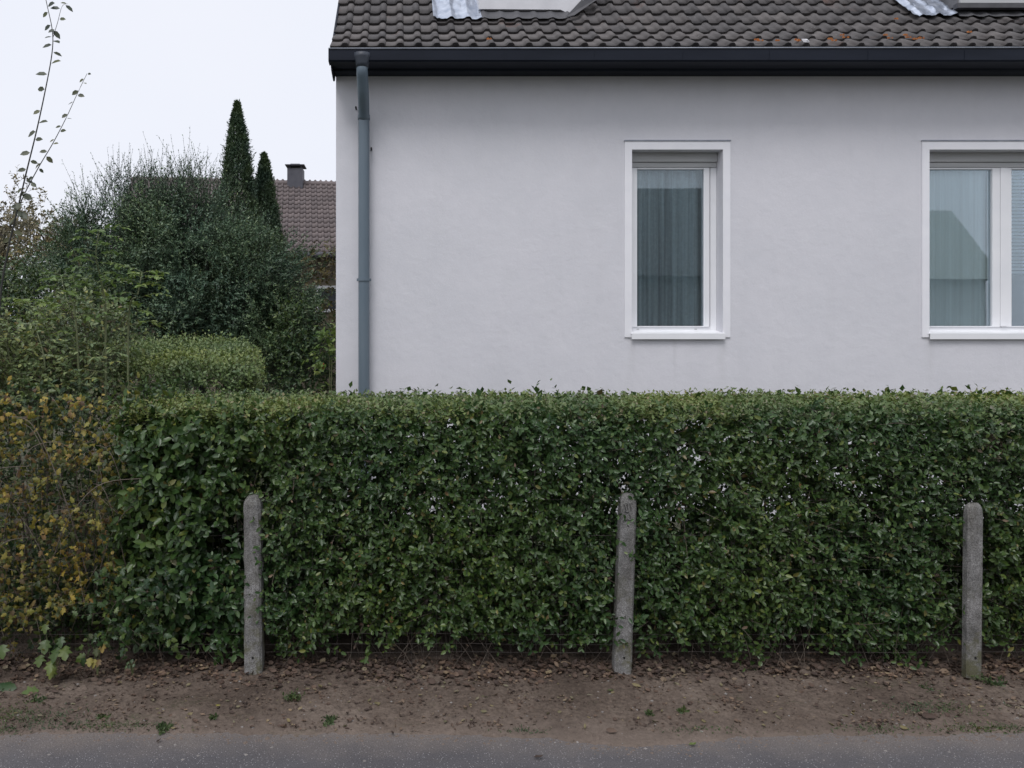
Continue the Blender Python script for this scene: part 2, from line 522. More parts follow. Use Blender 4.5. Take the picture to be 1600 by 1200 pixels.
def tnoise_const(t):
    v = t.nodes.new('ShaderNodeValue')
    v.outputs[0].default_value = .02
    return v.outputs[0]


mats()

# ------------------------------------------------------------------ foliage machinery
OVAL = (np.array([(0, 0, 0), (.28, .42, .05), (.28, -.42, .05), (.66, .40, .02), (.66, -.40, .02), (1, 0, -.10), (.28, 0, -.05), (.66, 0, -.06)], float),
        [(0, 6, 1), (0, 2, 6), (6, 7, 3, 1), (6, 2, 4, 7), (7, 5, 3), (7, 4, 5)])
DIAM = (np.array([(0, 0, 0), (.45, .5, .08), (.45, -.5, .08), (1, 0, -.05)], float), [(0, 3, 1), (0, 2, 3)])
_lob = [(0, 0), (.02, -.16), (.16, -.44), (.27, -.30), (.52, -.54), (.60, -.26), (.78, -.24), (1, 0), (.78, .24), (.60, .26), (.52, .54), (.27, .30), (.16, .44), (.02, .16)]
LOBED = (np.array([(x, y, .06 * math.sin(9 * y) - .25 * abs(y) ** 1.5 - .12 * x * x) for x, y in _lob] + [(.36, 0, .04)], float),
         [(14, i, (i + 1) % 14) for i in range(14)])
CURL = (np.array([(0, 0, .10), (.3, .40, .16), (.3, -.36, .22), (.7, .38, .05), (.7, -.42, .18), (1, .08, .22), (.3, 0, -.02), (.66, .02, .0)], float), OVAL[1])


def unit(a):
    return a / np.maximum(np.linalg.norm(a, axis=-1, keepdims=True), 1e-9)


class Fol:
    def __init__(s):
        s.P, s.D, s.Nn, s.S, s.W, s.tubes = [], [], [], [], [], []

    def add(s, P, D, Nn, S, W):
        P = np.asarray(P, float).reshape(-1, 3)
        n = len(P)
        D = unit(np.broadcast_to(np.asarray(D, float), (n, 3)))
        Nn = np.broadcast_to(np.asarray(Nn, float), (n, 3))
        Nn = unit(Nn - D * (Nn * D).sum(1, keepdims=True))
        s.P.append(P); s.D.append(D); s.Nn.append(Nn)
        s.S.append(np.broadcast_to(np.asarray(S, float), (n,)))
        s.W.append(np.broadcast_to(np.asarray(W, float), (n,)))

    def shoots(s, O, dr, L, bend, k, size, wid=.55, ang=60, mode='opp', upb=.5, jit=.25, t0=.1, rad=.0015, segs=3, out=None):
        O = np.asarray(O, float).reshape(-1, 3)
        n = len(O)
        if n == 0: return
        dr = unit(np.broadcast_to(np.asarray(dr, float), (n, 3)))
        bend = np.broadcast_to(np.asarray(bend, float), (n, 3))
        L = np.broadcast_to(np.asarray(L, float), (n,))
        curve = lambda t: O[:, None, :] + L[:, None, None] * (t[..., None] * dr[:, None, :] + .5 * t[..., None] ** 2 * bend[:, None, :])
        if rad:
            ts = np.broadcast_to(np.linspace(0, 1, segs + 1), (n, segs + 1))
            pts = curve(ts)
            rr = np.broadcast_to(np.linspace(rad, rad * .35, segs + 1), (n, segs + 1))
            s.tubes.append((pts, rr))
        if k == 0: return
        j = np.arange(k)
        if mode == 'opp': tt = (j // 2 + .5) / (k / 2)
        else: tt = (j + .6) / k
        t = t0 + (1 - t0) * tt[None, :] + rng.uniform(-.3, .3, (n, k)) / k
        t = np.clip(t, 0, 1.02)
        P = curve(t)
        T = unit(dr[:, None, :] + t[..., None] * bend[:, None, :])
        ref = unit(rng.normal(size=(n, 3)))
        if mode == 'pinnate':
            ref = np.broadcast_to(np.array([0, 0, 1.]), (n, 3))
        U = unit(np.cross(T, ref[:, None, :]))
        V = np.cross(T, U)
        if mode == 'opp': ph = (j % 2) * math.pi + (j // 2) * (math.pi / 2)
        elif mode == 'pinnate': ph = (j % 2) * math.pi
        else: ph = j * 2.4
        ph = ph[None, :] + (rng.uniform(0, 6.28, (n, 1)) if mode != 'pinnate' else 0) + rng.normal(0, .25, (n, k))
        rad_ = U * np.cos(ph)[..., None] + V * np.sin(ph)[..., None]
        a = np.radians(ang + rng.normal(0, 12, (n, k)))[..., None]
        D = T * np.cos(a) + rad_ * np.sin(a)
        if mode == 'pinnate':
            D = unit(D + np.array([0, 0, -.15]))
            Nn = np.broadcast_to(np.array([0, 0, 1.]), D.shape) + rng.normal(0, .3, D.shape)
        else:
            Nn = T * np.sin(a) - rad_ * np.cos(a)
            Nn = Nn + np.array([0, 0, upb])
            if out is not None: Nn = Nn + np.asarray(out, float)
            Nn = Nn + rng.normal(0, jit, D.shape)
            D = D + rng.normal(0, jit * .5, D.shape)
        S = size * rng.uniform(.45, 1.25, (n, k)) * (1 - .25 * t)
        s.add(P.reshape(-1, 3), unit(D).reshape(-1, 3), Nn.reshape(-1, 3), S.reshape(-1), wid)

    def cat(s):
        return [np.concatenate(a) for a in (s.P, s.D, s.Nn, s.S, s.W)]

    def build(s, parent, mat, tmpl=OVAL, name='foliage', parts=0, key=None, leafname='leaf', twig=None, twigname='twigs', smooth=True, rest=True):
        P, D, Nn, S, W = s.cat()
        tv, tf = tmpl
        B = np.cross(Nn, D)
        if parts:
            kk = key(P) if key else P[:, 1]
            order = np.argsort(kk)
            sel, oth = order[:parts], order[parts:]
            me = bpy.data.meshes.new(leafname)
            me.from_pydata([tuple(v) for v in tv], [], tf)
            me.materials.append(mat)
            if smooth: me.polygons.foreach_set('use_smooth', [True] * len(me.polygons))
            inv = Matrix.Translation(-root_loc(parent))
            for i in sel:
                o = bpy.data.objects.new(leafname, me)
                COL.objects.link(o)
                o.parent = parent
                o.matrix_parent_inverse = inv
                d, b, n = D[i] * S[i], B[i] * S[i] * W[i], Nn[i] * S[i]
                o.matrix_basis = Matrix(((d[0], b[0], n[0], P[i][0]), (d[1], b[1], n[1], P[i][1]), (d[2], b[2], n[2], P[i][2]), (0, 0, 0, 1)))
            P, D, Nn, S, W, B = P[oth], D[oth], Nn[oth], S[oth], W[oth], B[oth]
        o = None
        if len(P) and rest:
            n, m = len(P), len(tv)
            co = P[:, None, :] + S[:, None, None] * (tv[None, :, 0:1] * D[:, None, :] + tv[None, :, 1:2] * W[:, None, None] * B[:, None, :] + tv[None, :, 2:3] * Nn[:, None, :])
            co = co.reshape(-1, 3)
            idx, starts, c = [], [], 0
            flat = np.concatenate([np.array(f) for f in tf])
            lens = np.array([len(f) for f in tf])
            loops = (np.arange(n)[:, None] * m + flat[None, :]).reshape(-1)
            ll = np.tile(lens, n)
            st = np.concatenate([[0], np.cumsum(ll)[:-1]])
            o = bpy.data.objects.new(name, raw_mesh(name, co, loops, st, ll, mat, smooth))
            link(o, parent)
            if parts or n > 300: o['kind'] = 'stuff'
        if twig and s.tubes:
            tw = bpy.data.objects.new(twigname, tube_mesh(twigname, s.tubes, twig))
            link(tw, parent)
            tw['kind'] = 'stuff'
        return o


def raw_mesh(name, co, loops, st, ll, mat, smooth=True):
    me = bpy.data.meshes.new(name)
    me.vertices.add(len(co))
    me.vertices.foreach_set('co', np.ascontiguousarray(co, np.float32).reshape(-1))
    me.loops.add(len(loops))
    me.loops.foreach_set('vertex_index', loops.astype(np.int32))
    me.polygons.add(len(st))
    me.polygons.foreach_set('loop_start', st.astype(np.int32))
    me.polygons.foreach_set('loop_total', ll.astype(np.int32))
    me.update(calc_edges=True)
    if smooth: me.polygons.foreach_set('use_smooth', [True] * len(me.polygons))
    me.materials.append(mat)
    return me


def tube_mesh(name, tubes, mat, sides=3):
    cos, loops, off = [], [], 0
    for pts, rr in tubes:
        n, m, _ = pts.shape
        T = unit(np.gradient(pts, axis=1))
        ref = np.where(np.abs(T[..., 2:3]) > .9, np.array([1., 0, 0]), np.array([0, 0, 1.]))
        A = unit(np.cross(T, ref))
        B = np.cross(T, A)
        q = np.arange(sides) * 2 * math.pi / sides
        ring = pts[:, :, None, :] + rr[:, :, None, None] * (A[:, :, None, :] * np.cos(q)[None, None, :, None] + B[:, :, None, :] * np.sin(q)[None, None, :, None])
        cos.append(ring.reshape(-1, 3))
        base = off + (np.arange(n)[:, None, None] * m + np.arange(m - 1)[None, :, None]) * sides
        k = np.arange(sides)[None, None, :]
        k2 = (k + 1) % sides
        f = np.stack([base + k, base + k2, base + sides + k2, base + sides + k], -1)
        loops.append(f.reshape(-1))
        off += n * m * sides
    co = np.concatenate(cos)
    lp = np.concatenate(loops)
    nf = len(lp) // 4
    return raw_mesh(name, co, lp, np.arange(nf) * 4, np.full(nf, 4), mat)


def poly_tube(pts, r0, r1, sub=6):
    """smooth polyline -> (pts, radii) for tube_mesh"""
    pts = [Vector(p) for p in pts]
    out = []
    n = len(pts)
    for i in range(n - 1):
        p0, p1, p2, p3 = pts[max(i - 1, 0)], pts[i], pts[i + 1], pts[min(i + 2, n - 1)]
        for k in range(sub):
            t = k / sub
            out.append(.5 * ((2 * p1) + (p2 - p0) * t + (2 * p0 - 5 * p1 + 4 * p2 - p3) * t * t + (3 * p1 - p0 - 3 * p2 + p3) * t ** 3))
    out.append(pts[-1])
    a = np.array([[tuple(p) for p in out]])
    return a, np.linspace(r0, r1, len(out))[None, :]


def stem_obj(name, parent, mat, pts, r0, r1, sides=5):
    o = bpy.data.objects.new(name, tube_mesh(name, [poly_tube(pts, r0, r1)], mat, sides))
    return link(o, parent)


U = rng.uniform
NRM = rng.normal


def rnd3(n, sc=1.0):
    return rng.normal(0, sc, (n, 3))


# ------------------------------------------------------------------ setting: ground, road, verge
g = MB()
ring = 48
g.v.append((0, 0, -.06))
for r in (6, 30, 120, 600):
    for k in range(ring):
        q = 2 * math.pi * k / ring
        g.v.append((r * math.cos(q), r * math.sin(q), -.06))
for k in range(ring):
    g.f.append((0, 1 + k, 1 + (k + 1) % ring))
for j in range(3):
    for k in range(ring):
        a = 1 + j * ring
        g.f.append((a + k, a + ring + k, a + ring + (k + 1) % ring, a + (k + 1) % ring))
o = g.build('ground', MT['ground'])
tag(o, 'flat garden ground behind the hedge', 'ground', kind='structure')

g = MB()
g.quad((-60, -3.2, 0), (60, -3.2, 0), (60, 3.5, 0), (-60, 3.5, 0))
o = g.build('road', MT['asphalt'])
tag(o, 'grey asphalt road along the verge', 'road', kind='structure')


def edge_y(x):
    e = 3.245 + .02 * nz(x * 1.3, 3.1) + .012 * nz(x * 6, 1.7)
    e -= .085 * math.exp(-((x - 1.0) / .45) ** 2)
    return e


def soil_z(x, y):
    d = y - edge_y(x)
    z = -.03 + .034 * min(max((d + .10) / .13, 0), 1)
    if d > 0: z += .012 * min(d / .55, 1) ** .8
    z += .012 * nz(x * 2.3, y * 3, 4) * min(max(d / .15, 0), 1)
    z += .006 * nz(x * 9, y * 11, 2) + .0035 * nz(x * 26, y * 28, 7) + .0028 * nz(x * 70, y * 60, 9)
    return z


nx, ny = 600, 100
xs = np.linspace(-4.2, 5.2, nx)
ys = np.linspace(3.02, 5.4, ny) 
g = MB()
for y in ys:
    for x in xs:
        g.v.append((x, y, soil_z(x, y)))
for j in range(ny - 1):
    for i in range(nx - 1):
        a = j * nx + i
        g.f.append((a, a + 1, a + nx + 1, a + nx))
o = g.build('verge', MT['soil'], smooth=True)
tag(o, 'bare brown soil verge between hedge and road', 'verge', kind='structure')

# ------------------------------------------------------------------ white house
DW = 7.2
XL, XR = -.569, 9.2
house = thing('white_house', 'white rendered house with dark tiled roof behind the hedge', 'house', (XL, DW, 0))
YB = 15.0
wins = [dict(x0=2.198, x1=3.049), dict(x0=4.978, x1=6.58)]
WZ0, WZ1 = CAMZ - (524 - CY) / F * DW, CAMZ - (234 - CY) / F * DW
ZT = 4.115
cutx = [XL] + [v for q in wins for v in (q['x0'], q['x1'])] + [XR]
cutz = [-.06, WZ0, WZ1, ZT]
g = MB()
for i in range(len(cutx) - 1):
    for j in range(3):
        if j == 1 and i in (1, 3): continue
        g.quad((cutx[i], DW, cutz[j]), (cutx[i + 1], DW, cutz[j]), (cutx[i + 1], DW, cutz[j + 1]), (cutx[i], DW, cutz[j + 1]))
RV = .30
for q in wins:
    a, b_ = q['x0'], q['x1']
    g.quad((a, DW, WZ0), (a, DW, WZ1), (a, DW + RV, WZ1), (a, DW + RV, WZ0))
    g.quad((b_, DW, WZ1), (b_, DW, WZ0), (b_, DW + RV, WZ0), (b_, DW + RV, WZ1))
    g.quad((a, DW, WZ1), (b_, DW, WZ1), (b_, DW + RV, WZ1), (a, DW + RV, WZ1))
    g.quad((b_, DW, WZ0), (a, DW, WZ0), (a, DW + RV, WZ0), (b_, DW + RV, WZ0))
RIDGE_Y, RIDGE_Z = 11.1, 8.05
for xx in (XL, XR):
    g.add([(xx, DW, -.06), (xx, YB, -.06), (xx, YB, ZT), (xx, RIDGE_Y, RIDGE_Z - .06), (xx, DW, ZT)], [(0, 1, 2, 3, 4)])
g.quad((XL, YB, -.06), (XR, YB, -.06), (XR, YB, ZT), (XL, YB, ZT))
g.build('wall', MT['stucco'], house)
# inside: a plain room behind the windows
g = MB()
g.quad((1.2, 10.2, .6), (8.4, 10.2, .6), (8.4, 10.2, 3.9), (1.2, 10.2, 3.9))
g.quad((1.2, DW + RV, .6), (8.4, DW + RV, .6), (8.4, 10.2, .6), (1.2, 10.2, .6))
g.quad((1.2, DW + RV, 3.9), (8.4, DW + RV, 3.9), (8.4, 10.2, 3.9), (1.2, 10.2, 3.9))
g.build('room_lining', MT['room'], house)

# roof courses: lower edges of each course in the (y, z) plane
L = .25
pitch = [34, 36, 40, 43, 44] + [45] * 16
cy, cz = 6.86, 4.222
course = []
for p in pitch:
    course.append((cy, cz, p))
    cy += L * math.cos(R(p))
    cz += L * math.sin(R(p))
RY, RZ = cy, cz
g = MB()
prof = [(c[0] + .02, c[1] - .05) for c in course] + [(RY, RZ - .05)]
n = len(prof)
for i in range(n - 1):
    (y0, z0), (y1, z1) = prof[i], prof[i + 1]
    g.quad((XL - .01, y0, z0), (XR, y0, z0), (XR, y1, z1), (XL - .01, y1, z1))
    g.quad((XL - .01, 2 * RY - y0, z0), (XR, 2 * RY - y0, z0), (XR, 2 * RY - y1, z1), (XL - .01, 2 * RY - y1, z1))
roof = g.build('roof', MT['deck'], house)

TW = .1640


def tile_mesh(wd, ln, th, amp, mat, name='tile', nu=11):
    us = np.linspace(0, 1, nu)

    def h(u):
        d = abs(u - .80)
        q = min(max((.25 - d) / .16, 0), 1)
        return amp * (q * q * (3 - 2 * q)) - amp * .12 * math.sin(math.pi * min(u / .55, 1))
    vs, fs = [], []
    for (yy, dz) in ((0, 0), (ln, 0)):
        for u in us: vs.append((u * wd * 1.0 - .004 * (u == 0), yy, h(u) + dz))
    for u in us: vs.append((u * wd - .004 * (u == 0), .55 * th, h(u) - th))
    for i in range(nu - 1):
        fs.append((i, i + 1, nu + i + 1, nu + i))
        fs.append((2 * nu + i, 2 * nu + i + 1, i + 1, i))
    fs.append((0, nu, 2 * nu))
    fs.append((nu - 1, 3 * nu - 1, 2 * nu - 1))
    me = bpy.data.meshes.new(name)
    me.from_pydata(vs, [], fs)
    for i, p in enumerate(me.polygons): p.use_smooth = (i < 2 * (nu - 1) and i % 2 == 0)
    me.materials.append(mat)
    return me


tme = tile_mesh(TW * .995, L * 1.12, .040, .026, MT['tile'], nu=13)
tv = np.array([v.co[:] for v in tme.vertices])
tf = [tuple(p.vertices) for p in tme.polygons]
inv = Matrix.Identity(4)
ncol = int((XR - XL + .1) / TW)
restv = MB()
ntile = 0
for ci, (y0, z0, p) in enumerate(course):
    for k in range(ncol):
        x0 = -.592 + k * TW
        # dormers and their flashings replace the tiles there
        tilt = R(p) - .09 + random.uniform(-.006, .006)
        off = .037
        M = Matrix.Translation((x0 + random.uniform(-.0015, .0015), y0 - math.sin(R(p)) * off + random.uniform(-.004, .004), z0 + math.cos(R(p)) * off)) @ Matrix.Rotation(tilt, 4, 'X') @ Matrix.Rotation(random.uniform(-.006, .006), 4, 'Z')
        if ci >= 5 and (.80 < x0 + TW / 2 < 1.75 or x0 > 5.55 and x0 < 7): continue
        if ci < 7 and x0 < 6.2 and ntile < 300:
            o = bpy.data.objects.new('tile', tme)
            COL.objects.link(o)
            o.parent = roof
            o.matrix_parent_inverse = inv
            o.matrix_basis = M
            ntile += 1
        else:
            restv.add([M @ Vector(v) for v in tv], tf)
o = restv.build('tiles', MT['tile'], roof, kind='stuff')
# ridge
g = MB()
g.tube([(XL - .03, RY, RZ + .0), (XR, RY, RZ + .0)], .11, 10)
g.build('ridge_cap', MT['tile'], roof, smooth=True)

# gutter
GX0, GX1, GY, GZ0, GZ1 = -.602, XR, 6.80, 4.102, 4.214
gut = MB()
gut.sweepx([(GY, GZ1), (GY + .004, GZ0 + .012), (GY + .016, GZ0), (GY + .12, GZ0 + .004), (GY + .12, GZ1), (GY + .114, GZ1), (GY + .114, GZ0 + .012), (GY + .02, GZ0 + .008), (GY + .009, GZ0 + .016), (GY + .006, GZ1)], GX0, GX1)
gut.box(GX0 - .003, GX0 + .001, GY - .001, GY + .118, GZ0 - .001, GZ1 - .002)
gutter = gut.build('gutter', MT['gutter'], house)
g = MB()
g.tube([(GX0 - .002, GY - .002, GZ1 - .001), (GX1, GY - .002, GZ1 + .012)], .007, 8)
g.build('rim', MT['zinc_rim'], gutter, smooth=True)
for px in (660, 790, 930, 1068, 1203, 1357, 1508):
    x = at(px, 80, GY).x
    g = MB()
    g.box(x - .003, x + .003, GY - .002, GY - .0003, GZ0 + .012, GZ1 - .012)
    g.build('joint', MT['gutter'], gutter)
# soffit boards and fascia
g = MB()
g.box(XL - .015, XR, 6.93, 7.06, 4.118, 4.15)
g.build('soffit_board', MT['soffit'], house)
g = MB()
g.box(XL - .004, XR, 7.062, DW + .02, 4.100, 4.15)
g.build('soffit_board', MT['soffit'], house)
g = MB()
g.tube([(XL - .010, 7.06, 4.118), (XR, 7.06, 4.118)], .014, 10)
g.build('moulding', MT['gutter'], house, smooth=True)
g = MB()
g.box(XL - .012, XR, 6.922, 6.928, 4.12, 4.26)
g.build('fascia', MT['soffit'], house)
g = MB()
g.prism([(0, 0)], 0, 0) if False else None
vs = [(6.925, 4.125), (7.0, 4.085), (DW + .02, 4.06), (DW + .4, 4.45), (RIDGE_Y, RIDGE_Z - .05), (RIDGE_Y, RIDGE_Z - .0), (6.925, 4.235)]
g.sweepx([(y, z) for y, z in vs], XL - .028, XL - .012)
g.build('bargeboard', MT['soffit'], house)

# downpipe
pipe = MB()
px_ = at(566, 105, 6.86).x
P0 = (px_, 6.838, 4.06)
pts = [(px_, 6.838, 4.075), (px_, 6.838, 4.02), (px_ + .002, 6.88, 3.95), (px_ + .006, 6.94, 3.86), (px_ + .006, 7.03, 3.775), (px_ + .004, 7.10, 3.69), (px_ + .004, 7.115, 3.6), (px_ + .004, 7.115, 2.5), (px_ + .004, 7.115, 0)]
downpipe = pipe.tube([tuple(p) for p in poly_tube(pts, 1, 1, 5)[0][0]], .0515, 20).build('downpipe', MT['pipe'], house, smooth=True)
g = MB()
g.tube([(px_, 6.838, 4.175), (px_, 6.838, 4.14), (px_, 6.838, 4.09), (px_, 6.838, 4.055)], [.082, .078, .060, .056], 20)
g.build('funnel', MT['funnel'], downpipe, smooth=True)
for zz in (at(0, 183, 7.1).z, ):
    MB().tube([(px_ + .004, 7.115, zz - .022), (px_ + .004, 7.115, zz + .022)], .057, 20).build('collar', MT['pipe'], downpipe, smooth=True)
for zz in (at(0, 437, 7.1).z,):
    g = MB()
    g.tube([(px_ + .004, 7.115, zz - .012), (px_ + .004, 7.115, zz + .012)], .060, 20)
    g.box(px_ - .062, px_ + .07, 7.11, 7.125, zz - .012, zz + .012)
    g.box(px_ - .01, px_ + .02, 7.125, DW + .01, zz - .006, zz + .006)
    g.build('clamp', MT['pipe'], downpipe)
for (ppx, ppy) in ((556, 167), (580, 231), (561, 606)):
    q = at(ppx, ppy, 7.12)
    MB().tube([(q.x, 7.12, q.z), (q.x, DW + .01, q.z)], .008, 6).build('fixing_bolt', MT['hole'], downpipe)

# dormers
dorm = MB()
y = 7.56
A = lambda px, py, D=y: (at(px, py, D).x, at(px, py, D).z)
poly = [A(748, 14), A(876, 15), A(886, 20), A(893, 19), A(925, -14), (A(925, 0)[0], 6.3), (A(748, 0)[0], 6.3)]
d1 = dorm.prism(poly, y, 9.2).build('dormer', MT['dormer_white'], house, label='dormer base with pale rendered front')
x0, x1 = A(742, 0)[0], A(886, 0)[0]


def crumple(x0, x1, y0, z0, p, ln, amp, nxx=26, nyy=14, seed=0, lift=.066, wave=.026):
    g = MB()
    for j in range(nyy):
        for i in range(nxx):
            u, v = i / (nxx - 1), j / (nyy - 1)
            x = x0 + (x1 - x0) * u
            uu = ((x + .592) / TW) % 1
            wv = wave * math.exp(-((uu - .8) / .16) ** 2)
            hh = lift + wv + amp * nz(x * 14 + seed, v * 5, 3) + amp * .6 * nz(x * 40, v * 14 + seed, 5)
            s_ = v * ln + .012 * nz(x * 11, seed + 2.2) * (1 - v)
            g.v.append((x, y0 + s_ * math.cos(p) - hh * math.sin(p), z0 + s_ * math.sin(p) + hh * math.cos(p)))
    for j in range(nyy - 1):
        for i in range(nxx - 1):
            a = j * nxx + i
            g.f.append((a, a + 1, a + nxx + 1, a + nxx))
    return g


c4 = course[3]
fl_y, fl_z = c4[0] + .02, c4[1] + .02
crumple(A(676, 0)[0], A(751, 0)[0], fl_y, fl_z, R(43), .55, .016, seed=1).build('flashing', MT['lead'], d1, smooth=True, label='crumpled shiny metal flashing')
crumple(A(748, 0)[0], A(890, 0)[0], fl_y + .015, fl_z + .015, R(43), .30, .002, 40, 6, seed=2, lift=.058, wave=.014).build('apron', MT['apron'], d1, smooth=True)
g = MB()
q0, q1, q2, q3 = at(884, 26, 7.46), at(897, 24, 7.46), at(955, -16, 7.70), at(925, -18, 7.62)
g.quad(q0, q1, q2, q3)
g.build('valley_strip', MT['apron'], d1)
d2p = MB()
y2 = 7.50
d2 = d2p.box(at(1499, 0, y2).x, 7.0, y2 + .03, 9.3, at(0, 6, y2).z, 6.3).build('dormer', MT['dormer_dark'], house, label='dark clad dormer base at the right')
g = MB()
g.box(at(1495, 0, y2).x, 7.02, y2 - .01, y2 + .05, at(0, 12.5, y2).z, at(0, 5, y2).z)
g.build('sill', MT['apron'], d2)
g = MB()
g.box(at(1501, 0, y2).x, 7.0, y2 + .005, y2 + .029, at(0, 4, y2).z, at(0, -10, y2).z)
g.build('front_panel', MT['shutterbox'], d2)
crumple(at(1430, 0, y2).x, at(1498, 0, y2).x, fl_y + .05, fl_z + .05, R(43), .5, .022, seed=5).build('flashing', MT['lead'], d2, smooth=True, label='crumpled shiny metal flashing')
crumple(at(1496, 0, y2).x, 6.9, fl_y + .05, fl_z + .05, R(43), .2, .002, 30, 5, seed=6, lift=.058, wave=.014).build('apron', MT['apron'], d2, smooth=True)

# windows
DF = DW + .135                     # front plane of the frames


def fx(px): return (px - CX) / F * DF
def fz(py): return CAMZ - (py - CY) / F * DF


def window(q, panes, fr_right, label):
    a, b_ = q['x0'], q['x1']
    bw = .068
    top = CAMZ - (221 - CY) / F * DW
    bot = CAMZ - (527 - CY) / F * DW
    g = MB()
    y0, y1 = DW - .012, DW - .0005
    g.box(a - bw, a + .0, y0, y1, bot, top)
    g.box(b_, b_ + bw, y0, y1, bot, top)
    g.box(a, b_, y0, y1, WZ1, top)
    win = g.build('window', MT['trim'], house, label=label)
    g = MB()
    g.box(a - bw - .004, b_ + bw + .004, DW - .02, DW - .0005, top + .0005, top + .010)
    g.build('drip_edge', MT['zinc_rim'], win)
    # lining of the reveal
    zb = fz(517)
    ztop = fz(241)
    # roller shutter box below the lintel
    g = MB()
    g.box(a + .001, b_ - .001, DF - .03, DF + .06, fz(254), WZ1 - .001)
    g.box(a + .001, b_ - .001, DF - .012, DF + .06, fz(262), fz(254) - .001)
    g.build('shutter_box', MT['shutterbox'], win, bevel=.006)
    # outer frame
    g = MB()
    g.box(a + .001, a + .045, DF, DF + .07, zb, fz(262) - .001)
    g.box(b_ - .06, b_ - .001, DF, DF + .07, zb, fz(262) - .001)
    g.box(a + .045, b_ - .06, DF, DF + .07, zb, zb + .035)
    frame = g.build('frame', MT['pvc'], win, bevel=.003)
    zp0, zp1 = fz(509.5), fz(265)
    for (p0, p1, s0, s1) in panes:
        # sash round each pane, a little proud of the frame
        g = MB()
        yf, yb = DF - .014, DF + .06
        g.box(s0, p0, yf, yb, zb + .036, fz(262) - .004)
        g.box(p1, s1, yf, yb, zb + .036, fz(262) - .004)
        g.box(p0, p1, yf, yb, zb + .036, zp0)
        g.box(p0, p1, yf, yb, zp1, fz(262) - .004)
        sash = g.build('sash', MT['pvc'], win, bevel=.004)
        g = MB()
        g.box(p0 - .002, p1 + .002, DF + .012, DF + .016, zp0 - .002, zp1 + .002)
        g.build('pane', MT['glass'], sash)
    # sill: sloping sheet with front lip
    g = MB()
    sx0, sx1 = a - .010, b_ + .012
    zs = CAMZ - (521 - CY) / F * (DW - .03)
    zl = CAMZ - (530 - CY) / F * (DW - .035)
    g.sweepx([(DF + .01, zb + .004), (DW - .035, zs), (DW - .035, zl), (DW - .031, zl), (DW - .031, zs - .006), (DF + .01, zb - .004)], sx0, sx1)
    g.build('sill', MT['pvc'], win)
    for sx in ([a + .10, b_ - .20] if q is wins[0] else [a + .09, b_ - .2]):
        g = MB()
        g.box(sx - .012, sx + .012, DF - .004, DF - .0005, zb + .012, zb + .020)
        g.build('drain_cap', MT['shutterbox'], win)
    return win


q = wins[0]
window(q, [(q['x0'] + .090, fx(1099), q['x0'] + .03, fx(1108))], None, 'narrow single casement window')
q = wins[1]
window(q, [(q['x0'] + .090, fx(1549), q['x0'] + .03, fx(1561)), (fx(1579), q['x1'] - .12, fx(1572.5), q['x1'] - .06)], None, 'wide double casement window')
g = MB()
g.box(fx(1561) + .001, fx(1572.5) - .001, DF - .02, DF + .05, fz(517) + .04, fz(262) - .004)
g.build('mullion', MT['pvc'], house, bevel=.003)


# curtains (they hang inside, things of their own)
def curtain(name, x0, x1, z0, z1, y, folds, amp, mat, label, seed):
    nxx = int(folds * 10)
    g = MB()
    rr = random.Random(seed)
    ph = [rr.uniform(0, 6) for _ in range(4)]
    for j in range(10):
        v = j / 9
        for i in range(nxx + 1):
            u = i / nxx
            a = u * folds * 2 * math.pi
            yy = y + amp * (math.sin(a + ph[0] + .5 * math.sin(2.7 * u * 6 + ph[1])) + .5 * math.sin(2.1 * a + ph[2])) * (.6 + .4 * v)
            g.v.append((x0 + (x1 - x0) * u + .006 * math.sin(a * .5 + v * 2 + ph[3]), yy, z1 + (z0 - z1) * v))
    for j in range(9):
        for i in range(nxx):
            a = j * (nxx + 1) + i
            g.f.append((a, a + 1, a + nxx + 2, a + nxx + 1))
    o = g.build(name, MT[mat], None, smooth=True)
    tag(o, label, 'curtain', 'window curtains')
    return o


yc = DF + .12
zc0, zc1 = 1.72, 3.36
curtain('curtain', 2.20, fx(1043) + .02, zc0, zc1, yc - .03, 5, .017, 'sheer_curtain', 'left half of the grey sheer curtain in the narrow window', 1)
curtain('curtain', fx(1036) + .02, 3.06, zc0, zc1, yc - .02, 4.5, .017, 'sheer_curtain', 'right half of the grey sheer curtain in the narrow window', 2)
curtain('curtain', 4.99, fx(1549) + .02, zc0, zc1, DF + .085, 6, .007, 'white_curtain', 'pale curtain behind the left pane of the wide window', 3)
bl = thing('slatted_blind', 'pale horizontal slatted blind behind the right pane of the wide window', 'blind', (5.6, yc, zc0))
smesh = None
zz = zc1 - .12
while zz > 2.28:
    if smesh is None:
        g = MB()
        g.add([(5.74, yc - .022, -.012), (6.56, yc - .022, -.012), (6.56, yc + .0, .008), (5.74, yc + .0, .008), (5.74, yc + .001, .006), (6.56, yc + .001, .006), (6.56, yc - .020, -.014), (5.74, yc - .020, -.014)],
              [(0, 1, 2, 3), (4, 5, 6, 7), (0, 3, 4, 7), (1, 6, 5, 2), (3, 2, 5, 4), (0, 7, 6, 1)])
        smesh = g.mesh('slat', MT['blind'])
    o = bpy.data.objects.new('slat', smesh)
    link(o, bl)
    o.location = (0, 0, zz)
    zz -= .034

